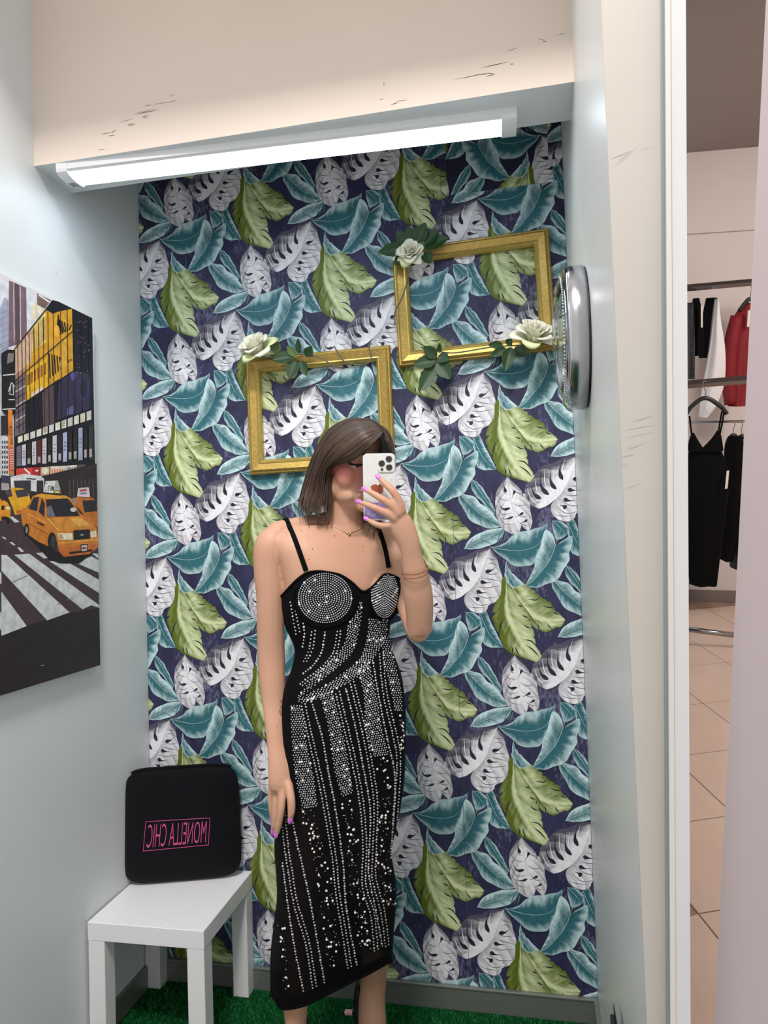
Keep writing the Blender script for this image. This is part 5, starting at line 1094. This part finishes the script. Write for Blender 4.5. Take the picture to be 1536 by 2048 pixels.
shoe([(614, 2040, 1.735, 3), (608, 2062, 1.74, 14), (600, 2100, 1.735, 21), (598, 2150, 1.70, 24), (602, 2190, 1.63, 21), (605, 2212, 1.56, 13)], [(604, 2100, 1.745, 12), (604, 2150, 1.745, 6), (604, 2200, 1.74, 5)], [(604, 2198, 1.74, 5.2), (604, 2206, 1.74, 5.2)])

# ------------------------------------------------------------------ the phone in her hand
pc_ = P(759, 974, 1.577); pn = CAM-pc_; pn /= np.linalg.norm(pn)
pu = CU-pn*(CU@pn); pu /= np.linalg.norm(pu); pr = np.cross(pu, pn); rt = math.radians(1.0); pr, pu = pr*math.cos(rt)+pu*math.sin(rt), pu*math.cos(rt)-pr*math.sin(rt)
km = mpp(pc_); PWd, PHt = 65*km, 134*km
def ph(x, y, z=0): return pc_+pr*x+pu*y+pn*z            # x right, y up, z towards the viewer
def rrect(w, h, r, n=6):
    o = []
    for cx, cy, a0 in ((w/2-r, h/2-r, 0), (-w/2+r, h/2-r, 90), (-w/2+r, -h/2+r, 180), (w/2-r, -h/2+r, 270)):
        for k in range(n+1): a = math.radians(a0+90*k/n); o.append((cx+r*math.cos(a), cy+r*math.sin(a)))
    return o
def plate(outline, levels, cx=0, cy=0):                 # levels: (z, inset)
    V = []; n = len(outline)
    for z, s in levels:
        for x, y in outline:
            l = math.hypot(x, y); V.append(ph(cx+x-math.copysign(min(s, abs(x)), x), cy+y-math.copysign(min(s, abs(y)), y), z))
    m = len(levels); F = grid_faces(m, n, True)+[tuple(range(n-1, -1, -1)), tuple(range((m-1)*n, m*n))]
    return np.array(V), F
M_case = mat('clear_phone_case', (214, 216, 214), .18, spec=.6, var=.05, vscale=60, coat=.4); M_lens = mat('camera_lens', (8, 8, 10), .08, coat=.8); M_ring = mat('lens_ring', (196, 196, 196), .3, metal=.6)
phone = empty('phone', ph(0, -PHt/2), 'pale phone in a clear printed case held up in front of her face', 'phone')
mk('case', *plate(rrect(PWd, PHt, .0105), [(-.0105, .0015), (-.009, 0), (-.001, 0), (0, .0012)]), M_case, phone, smooth=False)
mk('screen', *plate(rrect(PWd-.006, PHt-.006, .009), [(-.0112, 0), (-.0106, 0)]), mat('phone_screen', (20, 22, 26), .1), phone)
def pxy(a, b): return ((a-759)*km, -(b-974)*km)
bx_, by_ = pxy(773, 927); bump = mk('camera_island', *plate(rrect(34*km, 37*km, .008), [(0, 0), (.0018, 0), (.0026, .001)], bx_, by_), M_case, phone)
for a, b_, r in ((778.6, 918.6, 6.2), (764.2, 927.2, 6.2), (779, 935.2, 6.2), (764.5, 938.8, 2.6)):
    x, y = pxy(a, b_); cir = [(r*km*math.cos(t), r*km*math.sin(t)) for t in np.linspace(0, 2*math.pi, 25)[:-1]]
    ci2 = [(q[0]*1.12, q[1]*1.12) for q in cir]
    if r > 4: mk('lens_ring', *plate(ci2, [(.002, 0), (.0034, 0)], x, y), M_ring, bump)
    mk('lens', *plate(cir, [(.002, 0), (.0040, 0), (.0044, .0006)], x, y), M_lens, bump)
x, y = pxy(764, 916.8); mk('flash', *plate([(2.4*km*math.cos(t), 2.4*km*math.sin(t)) for t in np.linspace(0, 6.283, 17)[:-1]], [(.002, 0), (.0031, 0)], x, y), mat('flash', (236, 228, 204), .3), bump)
def pprint(name, pts, col, z=.0002):
    q = [pxy(a, b_) for a, b_ in pts]; A = [ph(x, y, z) for x, y in q]; B = [ph(x, y, z+.0002) for x, y in q]; n = len(A)
    mk(name, np.array(A+B), [tuple(range(n, 2*n))]+[(i, (i+1) % n, n+(i+1) % n, n+i) for i in range(n)], mat(name, col, .3, var=.2, vscale=200), phone)
pprint('lilac_panel', [(728.5, 1006), (760, 1004), (790, 1008), (789, 1032), (786, 1038), (732, 1038), (728.5, 1034)], (140, 124, 180))
pprint('red_flower_print', [(741, 972), (750, 968), (757, 971), (762, 969), (767, 973), (766, 983), (760, 990), (756, 996), (750, 988), (744, 983)], (160, 74, 44), .0003)
pprint('brown_stem_print', [(757, 971), (760, 966), (763, 972), (760, 980)], (96, 60, 40), .0004)
b = MB()
for k in range(46):
    a, c_ = RNG.uniform(730, 788), RNG.uniform(912, 1034)
    if a > 754 and c_ < 948: continue
    x, y = pxy(a, c_); r = RNG.uniform(.0005, .0012); V, F = plate([(r*math.cos(t), r*math.sin(t)) for t in np.linspace(0, 6.283, 7)[:-1]], [(.0002, 0), (.0006, 0)], x, y); b.add(V, F)
for a, c_ in ((782, 958), (756, 946), (736, 1028), (748, 1030), (781, 1016), (745, 1012)):
    x, y = pxy(a, c_); t_ = np.linspace(0, 6.283, 13); V, F = tube([ph(x+.0022*math.cos(t), y+.0022*math.sin(t), .0005) for t in t_], .0003, 4); b.add(V, F)
b.build('glitter_print', mat('glitter', (244, 242, 238), .2), phone, kind='stuff')

# ------------------------------------------------------------------ turf pile, door stop
nb_ = 26000; x = RNG.uniform(XL+.013, XR-.013, nb_); y = RNG.uniform(1.45, D-.014, nb_); h = RNG.uniform(.006, .011, nb_); a = RNG.uniform(0, 6.283, nb_); ln = RNG.normal(0, .004, (nb_, 2)); w = .0011
V = np.stack([np.c_[x-w*np.cos(a), y-w*np.sin(a), 0*x], np.c_[x+w*np.cos(a), y+w*np.sin(a), 0*x], np.c_[x+ln[:, 0], y+ln[:, 1], h]], 1).reshape(-1, 3)
F = np.arange(nb_*3).reshape(-1, 3); M_turf = mat('turf_blades', (24, 130, 62), .6, spec=.3, var=.35, vscale=200)
tg = mk('turf', V, F, M_turf, kind='stuff'); tag(tg, 'green artificial turf pile covering the fitting room floor', 'turf')
A = onX(1239, 2008, XR-.002); ds = empty('door_stop', (XR-.012, A[1], 0), 'dark metal door stop low on the right partition', 'door stop')
mk('stop_plate', *bbox(XR-.014, XR-.0126, A[1]-.09, A[1], 0.001, A[2], .0006, 1), mat('dark_steel', (70, 74, 78), .35, metal=.7), ds)
mk('stop_pad', *bbox(XR-.022, XR-.0142, A[1]-.075, A[1]-.012, 0.001, A[2]-.012, .002, 1), mat('black_rubber', (30, 30, 34), .7), ds)
